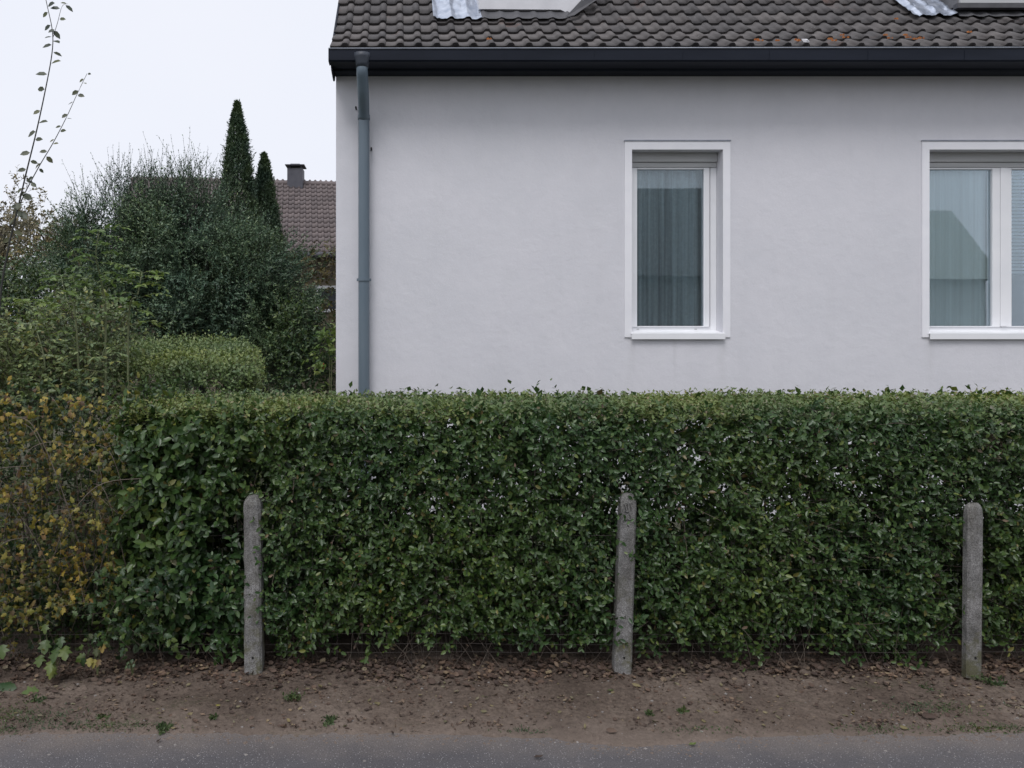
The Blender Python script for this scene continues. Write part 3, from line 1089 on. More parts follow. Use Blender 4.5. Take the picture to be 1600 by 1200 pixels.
# small things on the roof
mo = MB()
rr = random.Random(3)
for (px, py) in ((765, 67), (1180, 68), (1187, 69), (1212, 69), (1245, 68), (1252, 69), (1296, 67), (1302, 69), (1318, 62), (1322, 65), (1383, 62), (1390, 66), (1413, 62), (1420, 65), (1428, 67), (1440, 66), (1517, 58), (1400, 40)):
    for k in range(4):
        c = at(px + rr.uniform(-5, 5), py + rr.uniform(-1.5, 1.5), 6.88)
        ci = max(0, min(4, (72 - py) / 13))
        c = Vector((c.x * (1 + .026 * ci), 6.88 + .19 * ci, 4.29 + .165 * ci))
        r_ = rr.uniform(.006, .016)
        vs = [c + Vector((r_ * math.cos(a) * rr.uniform(.7, 1.5), -.005 + r_ * .3 * math.sin(a), r_ * .6 * math.sin(a))) for a in (0, 1.2, 2.5, 3.8, 5)]
        mo.add(vs + [c + Vector((0, -.012, .012))], [(i, (i + 1) % 5, 5) for i in range(5)])
o = mo.build('roof_moss', MT['moss'])
tag(o, 'orange moss crumbs on the lowest roof tiles above the gutter', 'moss', kind='stuff')
c = at(1257, 66, 6.87)
g = MB().add([c + Vector((-.03, 0, .03)), c + Vector((.02, -.01, .025)), c + Vector((.035, -.02, -.0)), c + Vector((.0, -.02, -.03)), c + Vector((.005, -.035, .01))], [(0, 4, 1), (1, 4, 2), (2, 4, 3), (3, 4, 0), (0, 1, 2, 3)])
o = g.build('white_scrap', MT['feather'])
tag(o, 'small white scrap lying on the roof tiles above the gutter', 'scrap')

# ------------------------------------------------------------------ concrete fence posts
def post(bx0, bx1, by, tx0, tx1, ty, label, D=3.78, scratches=False, depth=.088):
    D = 1.692 * F / (by - CY)
    b0, b1 = at(bx0, by, D), at(bx1, by, D)
    t0, t1 = at(tx0, ty, D), at(tx1, ty, D)
    zb = soil_z((b0.x + b1.x) / 2, D)
    base = Vector(((b0.x + b1.x) / 2, D + .045, zb))
    th = thing('fence_post', label, 'post', base, 'concrete fence posts along the hedge')
    cb, ct = (b0.x + b1.x) / 2, (t0.x + t1.x) / 2
    wb, wt = (b1.x - b0.x), (t1.x - t0.x)
    H = t0.z - zb
    g = MB()
    rows = []
    nseg = 34
    zs = list(np.linspace(-.12, H - .04, nseg)) + [H - .028, H - .017, H - .008, H - .002, H]
    for z in zs:
        f = max(0, z / H)
        cx = cb + (ct - cb) * f
        w_ = wb + (wt - wb) * f
        if z > H - .04:
            e = (z - (H - .04)) / .04
            w_ *= math.sqrt(max(.08, 1 - .72 * e * e)) if e < 1 else .45
        dp = depth * (w_ / wb if z > H - .04 else 1)
        yc_ = D + depth / 2 + .001
        ch = .010 if z < H - .04 else .014
        hw, hd = w_ / 2, dp / 2
        ring_ = [(-hw + ch, -hd), (hw - ch, -hd), (hw, -hd + ch), (hw, hd - ch), (hw - ch, hd), (-hw + ch, hd), (-hw, hd - ch), (-hw, -hd + ch)]
        r_ = []
        for k, (x, y_) in enumerate(ring_):
            jx = .0035 * nz(z * 18, k * 3.1, bx0) + .0022 * nz(z * 60, k * 5.1, bx0)
            g.v.append((cx + x + jx, yc_ + y_ + jx, zb + z))
            r_.append(len(g.v) - 1)
        rows.append(r_)
    for a, b_ in zip(rows, rows[1:]):
        for k in range(8):
            g.f.append((a[k], a[(k + 1) % 8], b_[(k + 1) % 8], b_[k]))
    g.f.append(tuple(rows[-1]))
    g.build('shaft', MT['concrete'], th)
    hz = at(0, 1028, D).z
    cx = cb + (ct - cb) * (hz - zb) / H
    MB().tube([(cx, D - .0015, hz), (cx, D + .003, hz)], .0055, 8).build('wire_hole', MT['hole'], th)
    if scratches:
        for (a, b_, c_, d_) in ((975, 788, 978, 797), (980, 787, 981, 797), (984, 787, 986, 796), (976, 800, 983, 801), (978, 796, 977, 801), (984, 804, 985, 809), (973, 814, 981, 812), (981, 812, 990, 814), (980, 820, 983, 823)):
            p, q_ = at(a, b_, D - .001), at(c_, d_, D - .001)
            MB().tube([p, q_], .0018, 5).build('scratch', MT['scratch'], th)
    return th


post(381, 409, 1057, 380, 406, 777, 'upright rough concrete post at the hedge, nearest the yellowing vine')
post(961, 988, 1055, 972, 996, 773, 'leaning concrete post with dark scratch marks at its top, below the narrow window', scratches=True, depth=.07)
post(1512, 1536, 1066, 1515, 1539, 787, 'concrete post nearest the right edge, in front of the hedge below the wide window', depth=.05)
POSTS = [(at(393, 0, 3.8).x, .93), (at(978, 0, 3.8).x, .93), (at(1524, 0, 3.8).x, .90)]

# wire mesh between the posts
fence = thing('wire_fence', 'rusty wire mesh fence strung between the concrete posts', 'fence', (0, 3.87, 0))
for z in (.085, .125, .175, .30, .45, .62, .80):
    pts = [(x, 3.872 + .004 * nz(x * 3, z * 7), z + .05 - .012 + .008 * nz(x * 1.7, z * 9) - (.05 if z < .2 else 0) + .02) for x in np.linspace(-2.6, 4.4, 40)]
    stem_obj('wire', fence, MT['wire'], pts, .0009, .0009, 4)
vm = None
for i, x in enumerate(np.arange(-2.55, 4.4, .125)):
    stem_obj('wire', fence, MT['wire'], [(x + .01 * nz(i, 1), 3.874, .0), (x, 3.874, .4), (x + .008 * nz(i, 2), 3.874, .85)], .0007, .0007, 3)

# ------------------------------------------------------------------ front hedge
hedge = thing('hedge', 'long clipped green privet hedge in front of the white house', 'hedge', (1.5, 4.2, 0))
HX0, HX1 = -1.42, 4.0


def post_gap(x, z):
    m = np.zeros_like(x, bool)
    for px, ph in POSTS:
        m |= (np.abs(x - px) < .042 + .03 * rng.random(len(x))) & (z < ph + .03)
    return m


def vnoise(X, Y, sc, seed):
    return np.array([mnoise.noise((x * sc, y * sc, seed)) for x, y in zip(X, Y)])


def hedge_front(n, dmin, dmax, size, k, parts_fol, Lr=(.09, .2)):
    x = U(HX0 - .05, HX1, n)
    z = U(.06, 1.345, n)
    zb = .135 + .10 * vnoise(x, x * 0, 2.2, 5.) + .05 * vnoise(x, x * 0, 9, 8.)
    keep = z > zb
    gap = vnoise(x, z, 4.2, 2.5) + .5 * vnoise(x, z, 11, 6.5)
    keep &= (gap > -.48) | (rng.random(n) < .12)
    keep &= ~post_gap(x, z)
    x, z = x[keep], z[keep]
    n = len(x)
    yf = 3.81 + .05 * vnoise(x, z, 1.6, 1.) + .055 * vnoise(x, z, 5.5, 3.) + .03 * vnoise(x, z, 12, 8.)
    yf += np.clip((z - 1.22) / .13, 0, 1) ** 2 * .09 + np.clip((.45 - z) / .3, 0, 1) * .06
    # left end is rounded
    yf += np.clip((HX0 + .18 - x) / .2, 0, 1) ** 2 * .25
    O = np.stack([x, yf + U(dmin, dmax, n), z - .03], 1)
    dr = np.stack([NRM(0, .45, n), -U(.5, 1.0, n), U(-.25, .95, n)], 1)
    dr[:, 2] -= np.clip((z - 1.10) / .22, 0, 1) * .6
    Ls = U(*Lr, n) * (1 - .35 * np.clip((z - 1.05) / .25, 0, 1))
    bend = np.stack([NRM(0, .2, n), U(-.1, .2, n), U(-.5, .35, n)], 1)
    lo = x < -.7
    lo2 = x < -.95
    for sel, sz in ((lo2, size * 1.6), (lo & ~lo2, size * 1.25), (~lo, size)):
        parts_fol.shoots(O[sel], dr[sel], Ls[sel], bend[sel], k, sz, .56, 58, 'opp', .45, .3, .15, .0014, 2, out=(0, -.6, 0))


f = Fol()
hedge_front(9900, .05, .19, .038, 8, f)
# left end face
n = 700
z = U(.2, 1.34, n); y = U(3.9, 4.75, n)
O = np.stack([HX0 + .06 + .05 * vnoise(y, z, 3, 4.) + U(0, .15, n), y, z], 1)
f.shoots(O, np.stack([-U(.4, 1, n), NRM(0, .4, n), U(-.2, .9, n)], 1), U(.1, .2, n), rnd3(n, .2), 8, .048, .56, 58, 'opp', .45, .3)
f.build(hedge, MT['privet'], OVAL, 'foliage', parts=300, key=lambda P: P[:, 1] + 10 * ((P[:, 0] > 3.05) | (P[:, 2] < .15)), twig=MT['stem'])
# deeper leaves of the front face
f = Fol()
hedge_front(5200, .17, .45, .044, 7, f)
f.build(hedge, MT['privet'], DIAM, 'deep_foliage')
# top
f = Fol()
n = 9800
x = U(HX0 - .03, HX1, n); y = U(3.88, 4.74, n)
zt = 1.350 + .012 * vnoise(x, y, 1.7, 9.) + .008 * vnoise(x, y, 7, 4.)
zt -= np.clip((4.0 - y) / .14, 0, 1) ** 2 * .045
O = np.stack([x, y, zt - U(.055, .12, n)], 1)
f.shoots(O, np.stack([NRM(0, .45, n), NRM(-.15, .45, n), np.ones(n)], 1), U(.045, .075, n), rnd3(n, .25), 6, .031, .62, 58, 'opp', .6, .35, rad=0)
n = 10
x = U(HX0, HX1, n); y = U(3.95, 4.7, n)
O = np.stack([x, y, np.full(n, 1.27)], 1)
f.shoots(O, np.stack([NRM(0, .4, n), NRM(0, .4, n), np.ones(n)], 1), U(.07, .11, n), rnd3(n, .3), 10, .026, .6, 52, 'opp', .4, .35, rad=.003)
f.build(hedge, MT['privet_top_lit'], DIAM, 'top_foliage', twig=MT['stem'], twigname='top_twigs')
# clipped bare twigs poking out of the face
f = Fol()
n = 320
x = U(HX0, HX1, n); z = U(.2, 1.25, n)
f.shoots(np.stack([x, np.full(n, 3.95), z], 1), np.stack([NRM(0, .5, n), -np.ones(n), NRM(.3, .5, n)], 1), U(.12, .24, n), rnd3(n, .3), 1, .03, .5, 60, 'alt', rad=.0022)
f.build(hedge, MT['litter'], CURL, 'dead_leaves', twig=MT['twig'], twigname='clipped_twigs')
# back side and filling
f = Fol()
n = 6000
x = U(HX0, HX1, n); z = U(.15, 1.26, n)
k_ = (vnoise(x, z, 4.2, 7.7) > -.5)
x, z = x[k_], z[k_]; n = len(x)
f.shoots(np.stack([x, 4.74 - U(0, .5, n), z], 1), np.stack([NRM(0, .5, n), U(.2, 1, n), U(-.2, .9, n)], 1), U(.1, .2, n), rnd3(n, .2), 7, .054, .75, 58, 'opp', .45, .3, rad=0)
n = 2400  # extra low leaves added to block light leaking under the hedge
x = U(-2.9, HX1, n)
f.shoots(np.stack([x, U(4.35, 5.0, n), U(-.02, .34, n)], 1), np.stack([NRM(0, .6, n), NRM(0, .5, n), U(-.1, .9, n)], 1), U(.1, .2, n), rnd3(n, .2), 7, .052, .75, 58, 'opp', .45, .3, rad=0)
f.build(hedge, MT['privet'], DIAM, 'inner_foliage')
for i, x in enumerate(np.arange(HX0 + .1, HX1, .2)):
    x += random.uniform(-.06, .06)
    y = random.uniform(4.0, 4.45)
    for b_ in range(2):
        dx, dy = random.uniform(-.2, .2), random.uniform(-.25, .25)
        stem_obj('stem', hedge, MT['stem'], [(x, y, -.04), (x + dx * .2, y + dy * .2, .2), (x + dx * .6, y + dy * .7, .55), (x + dx, y + dy, 1.15)], random.uniform(.007, .013), .003)

# low bare twigs and dry stalks under the hedge
f = Fol()
n = 260
x = U(-2.6, 4.6, n)
O = np.stack([x, U(3.84, 4.1, n), np.zeros(n)], 1)
f.shoots(O, np.stack([NRM(0, .5, n), NRM(-.15, .25, n), np.ones(n)], 1), U(.1, .35, n), rnd3(n, .4), 3, .014, .4, 60, 'alt', rad=.0017)
dt = thing('dry_stalks', 'thin dry stalks standing in the shade under the hedge', 'stalks', (1, 3.95, 0), kind='stuff')
f.build(dt, MT['litter'], DIAM, 'withered_leaves', twig=MT['twig'])

# ------------------------------------------------------------------ return hedge further back
rh = thing('return_hedge', 'lighter clipped hedge further back, left of the white house', 'hedge', (-3, 7, 0))
f = Fol()
n = 7000
v = U(0, 1, n)
yf = 5.25 + v * 1.85
xr = -.98 - .33 * v
x = xr - U(0, 1, n) ** 1.2 * 3.2
zt = 1.43 + .19 * v ** .8 + .022 * vnoise(x, yf, 2.2, 3.) - .10 * np.clip((x - xr + .22) / .22, 0, 1) ** 2 - .06 * np.clip((.12 - v) / .12, 0, 1) ** 2
O = np.stack([x, yf, zt - U(.03, .11, n)], 1)
f.shoots(O, np.stack([NRM(0, .4, n), -U(.0, .6, n), U(.5, 1, n)], 1), U(.07, .13, n), rnd3(n, .25), 7, .040, .58, 55, 'opp', .45, .35)
n = 1500
x = U(-4.2, -.98, n); z = U(.2, 1.4, n)
f.shoots(np.stack([x, 5.25 + U(0, .1, n), z], 1), np.stack([NRM(0, .4, n), -U(.2, .9, n), U(.1, .9, n)], 1), U(.08, .15, n), rnd3(n, .25), 6, .042, .58, 55, 'opp', .4, .35)
n = 1300
v = U(0, 1, n); z = U(.2, 1.5, n)
O = np.stack([-1.0 - .33 * v - U(0, .09, n) + .04 * vnoise(v * 2, z, 4, 2.), 5.25 + v * 1.85, np.minimum(z, 1.38 + .18 * v)], 1)
f.shoots(O, np.stack([U(.3, 1, n), NRM(-.2, .4, n), U(.1, .9, n)], 1), U(.08, .15, n), rnd3(n, .25), 6, .042, .58, 55, 'opp', .4, .35)
f.build(rh, MT['hedge_back'], DIAM, 'foliage', twig=MT['stem'])
for i in range(8):
    x = -4.2 + i * .38
    stem_obj('stem', rh, MT['stem'], [(x, 6.6, -.06), (x + .05, 6.6, .6), (x - .03, 6.65, 1.3)], .015, .005)


# ------------------------------------------------------------------ shrubs
def blob_points(n, cs, shell=.35, seed=0):
    """points in the outer shell of a union of ellipsoids with a lumpy surface"""
    out, dirs = [], []
    vol = np.array([c[3] * c[5] for c in cs])
    cnt = (n * vol / vol.sum()).astype(int)
    for (cx, cy_, cz, rx, ry, rz), m in zip(cs, cnt):
        d = unit(rng.normal(size=(m, 3)))
        lump = 1 + .22 * np.array([mnoise.noise((a * 2.2 + seed, b * 2.2, c * 2.2)) for a, b, c in d]) + .12 * np.array([mnoise.noise((a * 6, b * 6 + seed, c * 6)) for a, b, c in d])
        r = (1 - shell * rng.random(m) ** 1.4) * lump
        out.append(np.array([cx, cy_, cz]) + d * r[:, None] * np.array([rx, ry, rz]))
        dirs.append(d)
    return np.concatenate(out), np.concatenate(dirs)


def el(px, py, D, rpx, rpy, ry):
    c = at(px, py, D)
    return (c.x, c.y, c.z, rpx / F * D, ry, rpy / F * D)


# big dark evergreen with a fringe of bare twigs
ev = thing('evergreen_shrub', 'big dark blue-green shrub with a fringe of bare twigs on top', 'shrub', (-2.6, 9.2, 0))
f = Fol()
cs = [el(300, 480, 9.4, 150, 140, 1.0), el(405, 490, 9.2, 68, 110, .7), el(175, 450, 9.6, 92, 105, .8), el(270, 375, 9.4, 105, 55, .6), el(425, 565, 9.0, 58, 70, .6)]
P, d = blob_points(760, cs, .75, 3)
cd = unit(d * .75 + np.array([0, -.12, .75]) + rnd3(len(P), .35))
K = 13
P2 = np.repeat(P, K, 0) + rnd3(len(P) * K, .045)
D2 = np.repeat(cd, K, 0) + rnd3(len(P) * K, .33)
ln = np.repeat(U(.3, .75, len(P)), K) * U(.55, 1.1, len(P) * K)
bd = np.repeat(rnd3(len(P), .2) + np.array([0, 0, -.3]), K, 0) + rnd3(len(P) * K, .15)
f.shoots(P2, D2, ln, bd, 23, .047, .42, 42, 'alt', .35, .35, rad=.002)
n = 170
px = U(105, 350, n)
top = np.interp(px, [100, 170, 300, 345], [360, 315, 300, 320])
O = np.array([at(a, b_ + 20, D) for a, b_, D in zip(px, top, U(9.0, 9.7, n))])
f.shoots(O, np.stack([NRM(0.05, .28, n), NRM(0, .2, n), np.ones(n)], 1), U(.3, .85, n), rnd3(n, .18), 20, .034, .42, 38, 'alt', .2, .4, rad=.0032)
m = 460
O2 = O[rng.integers(0, n, m)] + np.stack([NRM(0, .07, m), NRM(0, .06, m), U(-.05, .42, m)], 1)
f.shoots(O2, np.stack([NRM(0, .55, m), NRM(0, .4, m), np.ones(m)], 1), U(.12, .34, m), rnd3(m, .2), 12, .034, .42, 40, 'alt', .2, .4, rad=.0022)
f.build(ev, MT['evergreen'], DIAM, 'foliage', twig=MT['darktwig'])
for i in range(9):
    a = random.uniform(-.9, .9)
    stem_obj('stem', ev, MT['darktwig'], [(-2.5 + a * .3, 9.3, -.06), (-2.5 + a * .7, 9.3, .8), (-2.5 + a * 1.3, 9.3 + random.uniform(-.4, .4), 2.6)], .05, .015, 6)

# two columnar conifers
def thuja(tip, D, halfw, label):
    t = at(tip[0], tip[1], D)
    th = thing('columnar_conifer', label, 'conifer', (t.x, D, 0), 'columnar conifers behind the dark shrub')
    f = Fol()
    H = t.z
    n = 8500
    v = rng.random(n) ** .85
    z = H * (1 - v * .8)
    rr_ = halfw * np.minimum(1, (v / .62) ** .82) * (1 + .0 * v)
    q = U(0, 2 * math.pi, n)
    lump = 1 + .26 * np.array([mnoise.noise((math.cos(a) * 2, math.sin(a) * 2, h * 2.6 + D)) for a, h in zip(q, z)]) + .08 * np.array([mnoise.noise((math.cos(a) * 6, math.sin(a) * 6, h * 7)) for a, h in zip(q, z)])
    r = rr_ * lump * U(.72, 1.0, n)
    O = np.stack([t.x + r * np.cos(q), D + r * np.sin(q), z - .06], 1)
    dr = np.stack([np.cos(q) * .35, np.sin(q) * .35, np.ones(n)], 1) + rnd3(n, .18)
    f.shoots(O, dr, U(.10, .2, n) * (.3 + .7 * np.minimum(1, v / .2)), rnd3(n, .2), 6, .068, .40, 32, 'alt', .1, .35, rad=0)
    f.add([(t.x, D, H - .2), (t.x + .01, D, H - .13), (t.x - .01, D, H - .1)], (0, 0, 1), (0, -1, .0), .14, .25)
    f.build(th, MT['thuja'], DIAM, 'crown')
    stem_obj('trunk', th, MT['stem'], [(t.x, D, -.06), (t.x, D, H * .5), (t.x, D, H - .1)], .09, .01, 7)


thuja((371, 157), 14.0, .45, 'taller of the two dark columnar conifers')
thuja((413, 238), 14.6, .42, 'shorter of the two dark columnar conifers, beside the tiled roof')

# green plants between the dark shrub and the house corner
def shrub(name, label, cs, n, mat, L_, k, size, wid, tmpl=OVAL, twig='darktwig', mode='alt', ang=55, stems=4, parts=0, shell=.6, up=.7, rad=.0018, droop=-.2, group=None, seed=1, cat='shrub'):
    c0 = cs[0]
    th = thing(name, label, cat, (c0[0], c0[1], 0), group)
    f = Fol()
    P, d = blob_points(n, cs, shell, seed)
    ok = P[:, 2] > .05
    P, d = P[ok], d[ok]
    f.shoots(P, d * .6 + np.array([0, -.2, up]) + rnd3(len(P), .35), U(L_ * .6, L_ * 1.3, len(P)), rnd3(len(P), .25) + np.array([0, 0, droop]), k, size, wid, ang, mode, .5, .3, rad=rad)
    f.build(th, MT[mat], tmpl, 'foliage', parts=parts, twig=MT[twig])
    for i in range(stems):
        a, b_ = random.uniform(-.6, .6) * c0[3], random.uniform(-.5, .5) * c0[4]
        stem_obj('stem', th, MT[twig], [(c0[0] + a * .3, c0[1] + b_ * .3, -.06), (c0[0] + a * .6, c0[1] + b_ * .6, c0[2] * .5), (c0[0] + a, c0[1] + b_, c0[2])], .012, .004)
    return th


shrub('leafy_shrub', 'fresh green leafy shrub at the corner of the white house', [el(488, 575, 8.3, 40, 70, .35), el(470, 520, 8.4, 28, 40, .25)], 420, 'mid', .25, 9, .06, .5, stems=4, seed=5)
shrub('climbing_plant', 'yellow-green broad leaves beside the house corner above the hedge', [el(512, 560, 7.9, 15, 35, .15)], 26, 'fresh', .2, 4, .085, .8, LOBED, 'greenstem', stems=2, seed=7, parts=104)
g = MB()
for k in range(7):
    c = at(503 + random.uniform(-4, 4), 573 + random.uniform(-4, 4), 7.78)
    r_ = .012
    g.add([c + Vector(v) * r_ for v in ((1, 0, 0), (-1, 0, 0), (0, 1, 0), (0, -1, 0), (0, 0, 1), (0, 0, -1))], [(0, 2, 4), (2, 1, 4), (1, 3, 4), (3, 0, 4), (2, 0, 5), (1, 2, 5), (3, 1, 5), (0, 3, 5)])
o = g.build('red_berries', MT['red'])
tag(o, 'cluster of red berries among leaves by the house corner', 'berries', kind='stuff')

# left-hand mixed growth
shrub('dark_leafy_shrub', 'dark green leafy shrub at the left edge below the bare twigs', [el(75, 480, 6.9, 85, 55, .6), el(10, 490, 6.8, 60, 55, .5)], 900, 'mid', .22, 9, .05, .5, seed=9, stems=5)
shrub('bramble_thicket', 'olive-green bramble thicket beside the left end of the hedge', [el(70, 610, 5.0, 95, 70, .5), el(130, 590, 5.2, 50, 50, .4), el(5, 580, 4.8, 60, 90, .4), el(125, 525, 5.5, 75, 45, .3)], 1700, 'olive', .2, 7, .046, .55, seed=12, twig='twig', stems=8)

# pinnate-leaved saplings standing out of the thicket
def sapling(name, label, stems_px, D, fr_len, size, mat='fresh', seed=0):
    b0 = at(*stems_px[0][0], D)
    th = thing(name, label, 'sapling', (b0.x, D, 0))
    f = Fol()
    for pts in stems_px:
        P3 = [at(a, b_, D + random.uniform(-.08, .08)) for a, b_ in pts]
        stem_obj('stem', th, MT['greenstem'], [(P3[0].x + .02, D, .1)] + P3, .009, .003)
        arr = poly_tube(P3, 1, 1, 8)[0][0]
        m = max(8, int(len(arr) * .9))
        ii = np.linspace(len(arr) * .12, len(arr) - 1, m).astype(int)
        O = arr[ii]
        q = np.arange(m) * 2.4 + seed
        dr = np.stack([np.cos(q), np.sin(q) * .8 - .2, U(.35, .7, m)], 1)
        f.shoots(O, dr, fr_len * U(.75, 1.15, m) * np.linspace(1.1, .7, m), np.array([0, 0, -.9]) + rnd3(m, .15), 13, size, .5, 62, 'pinnate', .6, .2, t0=.2, rad=.0022)
    f.build(th, MT[mat], OVAL, 'leaflets', parts=300, twig=MT['greenstem'], twigname='leaf_stalks')
    return th


sapling('pinnate_sapling', 'light green sapling with feathery leaves rising from the thicket', [[(165, 520), (160, 450), (150, 400), (155, 362)], [(120, 520), (105, 470), (95, 430)], [(200, 520), (215, 460), (222, 425)], [(80, 560), (60, 500), (40, 470)]], 4.85, .25, .058, seed=1)
sapling('feathery_sapling', 'olive sapling with feathery leaves low at the left edge', [[(60, 640), (70, 570), (55, 510)], [(20, 640), (15, 560), (-5, 500)], [(120, 640), (150, 580), (165, 540)]], 4.45, .2, .042, mat='olive', seed=2)

# yellowing vine thicket in front
vn = thing('yellowing_vine', 'yellow and brown withering vine thicket left of the hedge', 'vine', (-1.75, 3.9, 0))
f = Fol()
n = 900
x = U(-2.35, -1.22, n); z = U(.10, 1.38, n)
ok = (vnoise(x, z, 3.5, 7.) + .6 * vnoise(x, z, 9, 2.) + .15 * (z > .5)) > -.05
ok &= x < -1.30 - .12 * np.sin(z * 3) + .1 * vnoise(x, z, 5, 3.)
x, z = x[ok], z[ok]; n = len(x)
y = 3.76 + U(0, .22, n) + .07 * vnoise(x, z, 2.5, 4.) + np.clip(z - .9, 0, 1) * .3
f.shoots(np.stack([x, y, z], 1), np.stack([NRM(0, .6, n), -U(.1, .8, n), NRM(.1, .5, n)], 1), U(.07, .2, n), rnd3(n, .35) + np.array([0, 0, -.3]), 6, .038, .75, 60, 'alt', .35, .35, rad=.0014, out=(0, -.5, 0))
f.build(vn, MT['yellow'], LOBED, 'foliage', parts=300, twig=MT['twig'])
f = Fol()  # dark-coloured leaf backing stands in for shade inside the vine
n = 900
x = U(-2.5, -1.2, n); z = U(.1, 1.35, n)
f.shoots(np.stack([x, U(4.05, 4.5, n), z], 1), np.stack([NRM(0, .6, n), -U(.0, .6, n), NRM(.2, .5, n)], 1), U(.1, .25, n), rnd3(n, .35), 7, .045, .6, 60, 'alt', .4, .35, rad=.0018)
n = 300  # more low leaves added to darken the lit ground behind
f.shoots(np.stack([U(-2.9, -1.2, n), U(3.98, 4.4, n), U(-.02, .3, n)], 1), np.stack([NRM(0, .6, n), NRM(0, .4, n), U(-.1, .8, n)], 1), U(.1, .25, n), rnd3(n, .35), 7, .05, .7, 60, 'alt', .4, .35, rad=.0018)
f.build(vn, MT['mid'], DIAM, 'inner_foliage', twig=MT['darktwig'], twigname='inner_twigs')
for i in range(46):
    x = random.uniform(-2.45, -1.25)
    y = random.uniform(3.72, 4.1)
    z0 = random.uniform(0, .5)
    a = random.uniform(-.6, .6)
    h_ = random.uniform(.3, 1.0)
    stem_obj('stem', vn, MT['twig'], [(x, y + .1, z0), (x + a * .25, y, z0 + h_ * .5), (x + a * .6, y - .04, z0 + h_ * .85), (x + a, y, min(1.4, z0 + h_ * .9))], random.uniform(.002, .0038), .0012, 4)

# grey-green creeper leaves climbing the hedge end
gp = thing('creeping_plant', 'green small-leaved creeper at the foot of the hedge near the vine', 'plant', (-1.3, 3.75, 0))
f = Fol()
n = 60
x = U(-1.5, -1.1, n); z = U(.15, .5, n)
f.shoots(np.stack([x, U(3.74, 3.86, n), z], 1), np.stack([NRM(0, .5, n), -U(.2, .8, n), NRM(.3, .4, n)], 1), U(.08, .18, n), rnd3(n, .3), 5, .045, .75, 60, 'alt', .4, .3, out=(0, -.4, 0))
f.build(gp, MT['mid'], LOBED, 'foliage', parts=300, twig=MT['twig'])

# broad lobed leaves at the foot
def broad(label, px, py, D, leaves, h, mat='maple'):
    b_ = at(px, py, D)
    zb = soil_z(b_.x, D)
    th = thing('broad_leaved_seedling', label, 'seedling', (b_.x, D, zb), 'broad-leaved seedlings at the foot of the vine')
    f = Fol()
    for (lx, ly, s) in leaves:
        p = at(lx, ly, D - .02 + random.uniform(-.04, .03))
        st = [(b_.x, D + .02, zb), ((b_.x + p.x) / 2, D, (zb + p.z) / 2 + .03), tuple(p)]
        stem_obj('leaf_stalk', th, MT['greenstem'], st, .0025, .0015, 4)
        d = np.array([(p.x - b_.x) * 2 + random.uniform(-.3, .3), -.5, -.55 + random.uniform(-.3, .3)])
        f.add([tuple(p)], d, (random.uniform(-.3, .3), -.7, .8), s * .62, random.uniform(.75, .95))
    f.build(th, MT[mat], LOBED, 'leaf', parts=len(leaves))


broad('seedling with several large lobed green leaves at the lower left', 82, 1048, 3.72, [(70, 1000, .11), (88, 1012, .13), (100, 1010, .13), (62, 1024, .10), (80, 1032, .11), (95, 995, .09), (70, 975, .08), (83, 1044, .10)], .2)
broad('single yellow-green lobed leaf plant at the left edge', -15, 1040, 3.74, [(2, 1008, .11), (-20, 1015, .10)], .15)
broad('seedling with dull green and brown leaves right of the large lobed one', 150, 1046, 3.74, [(150, 1012, .07), (160, 1005, .075), (143, 990, .06), (148, 1030, .07), (156, 1030, .065), (140, 1028, .07)], .2, 'yellow')
broad('small rounded weed at the foot of the hedge', 205, 1046, 3.76, [(200, 1034, .032), (206, 1030, .035), (210, 1037, .03), (203, 1039, .032), (198, 1040, .03)], .06, 'mid')

# long bare shoot with single leaves against the sky
sh = thing('arching_shoot', 'tall thin two-stemmed shoot with single leaves against the sky', 'shoot', (at(0, 400, 4.3).x, 4.3, 0))
f = Fol()
DS = 4.3
base = [at(-8, 640, DS), at(0, 470, DS), at(15, 378, DS)]
s1 = [at(15, 378, DS), at(28, 325, DS), at(41, 270, DS), at(57, 205, DS), at(71, 140, DS), at(81, 85, DS), at(82, 50, DS), at(74, 10, DS), at(66, -25, DS)]
s2 = [at(22, 345, DS), at(36, 308, DS), at(60, 262, DS), at(82, 225, DS), at(103, 185, DS), at(120, 148, DS), at(136, 115, DS)]
s3 = [at(83, 58, DS), at(90, 35, DS), at(97, 10, DS), at(106, 6, DS)]
stem_obj('stem', sh, MT['darktwig'], base + s1, .006, .0016, 6)
stem_obj('stem', sh, MT['darktwig'], s2, .0035, .0012, 5)
stem_obj('stem', sh, MT['darktwig'], s3, .0018, .0008, 5)
for pts, m, sz in ((s1, 34, .066), (s2, 24, .048), (s3, 5, .056)):
    arr = poly_tube(pts, 1, 1, 10)[0][0]
    for i in range(m):
        t = (i + 1) / m
        p = arr[min(int(t * (len(arr) - 1)), len(arr) - 1)]
        side = 1 if i % 2 else -1
        if random.random() < .12: continue
        d = np.array([side * random.uniform(.5, 1), random.uniform(-.6, .4), random.uniform(-.8, .15)])
        s_ = sz * random.uniform(.65, 1.15) * (1 - .25 * t)
        f.add([p + unit(d) * .006], d, (random.uniform(-.6, .6), -random.uniform(.5, 1.2), random.uniform(.1, .8)), s_, .66)
f.add([tuple(at(31, 316, DS))], (-.1, -.5, -1), (0, -1, .2), .05, .75)
f.build(sh, MT['greyleaf'], OVAL, 'leaf', parts=200)

# ------------------------------------------------------------------ neighbouring house at the back
nh = thing('neighbour_house', 'neighbour house with reddish-brown tiled roof behind the conifers', 'house', (-4, 19, 0))
ND, NA = 19.0, R(-7)
NC = at(360, 0, ND)


def nb(u, v, z):           # u along the ridge, v towards the back
    c, s_ = math.cos(-NA), math.sin(-NA)
    return Vector((NC.x + u * c - v * s_, ND + u * s_ + v * c, z))


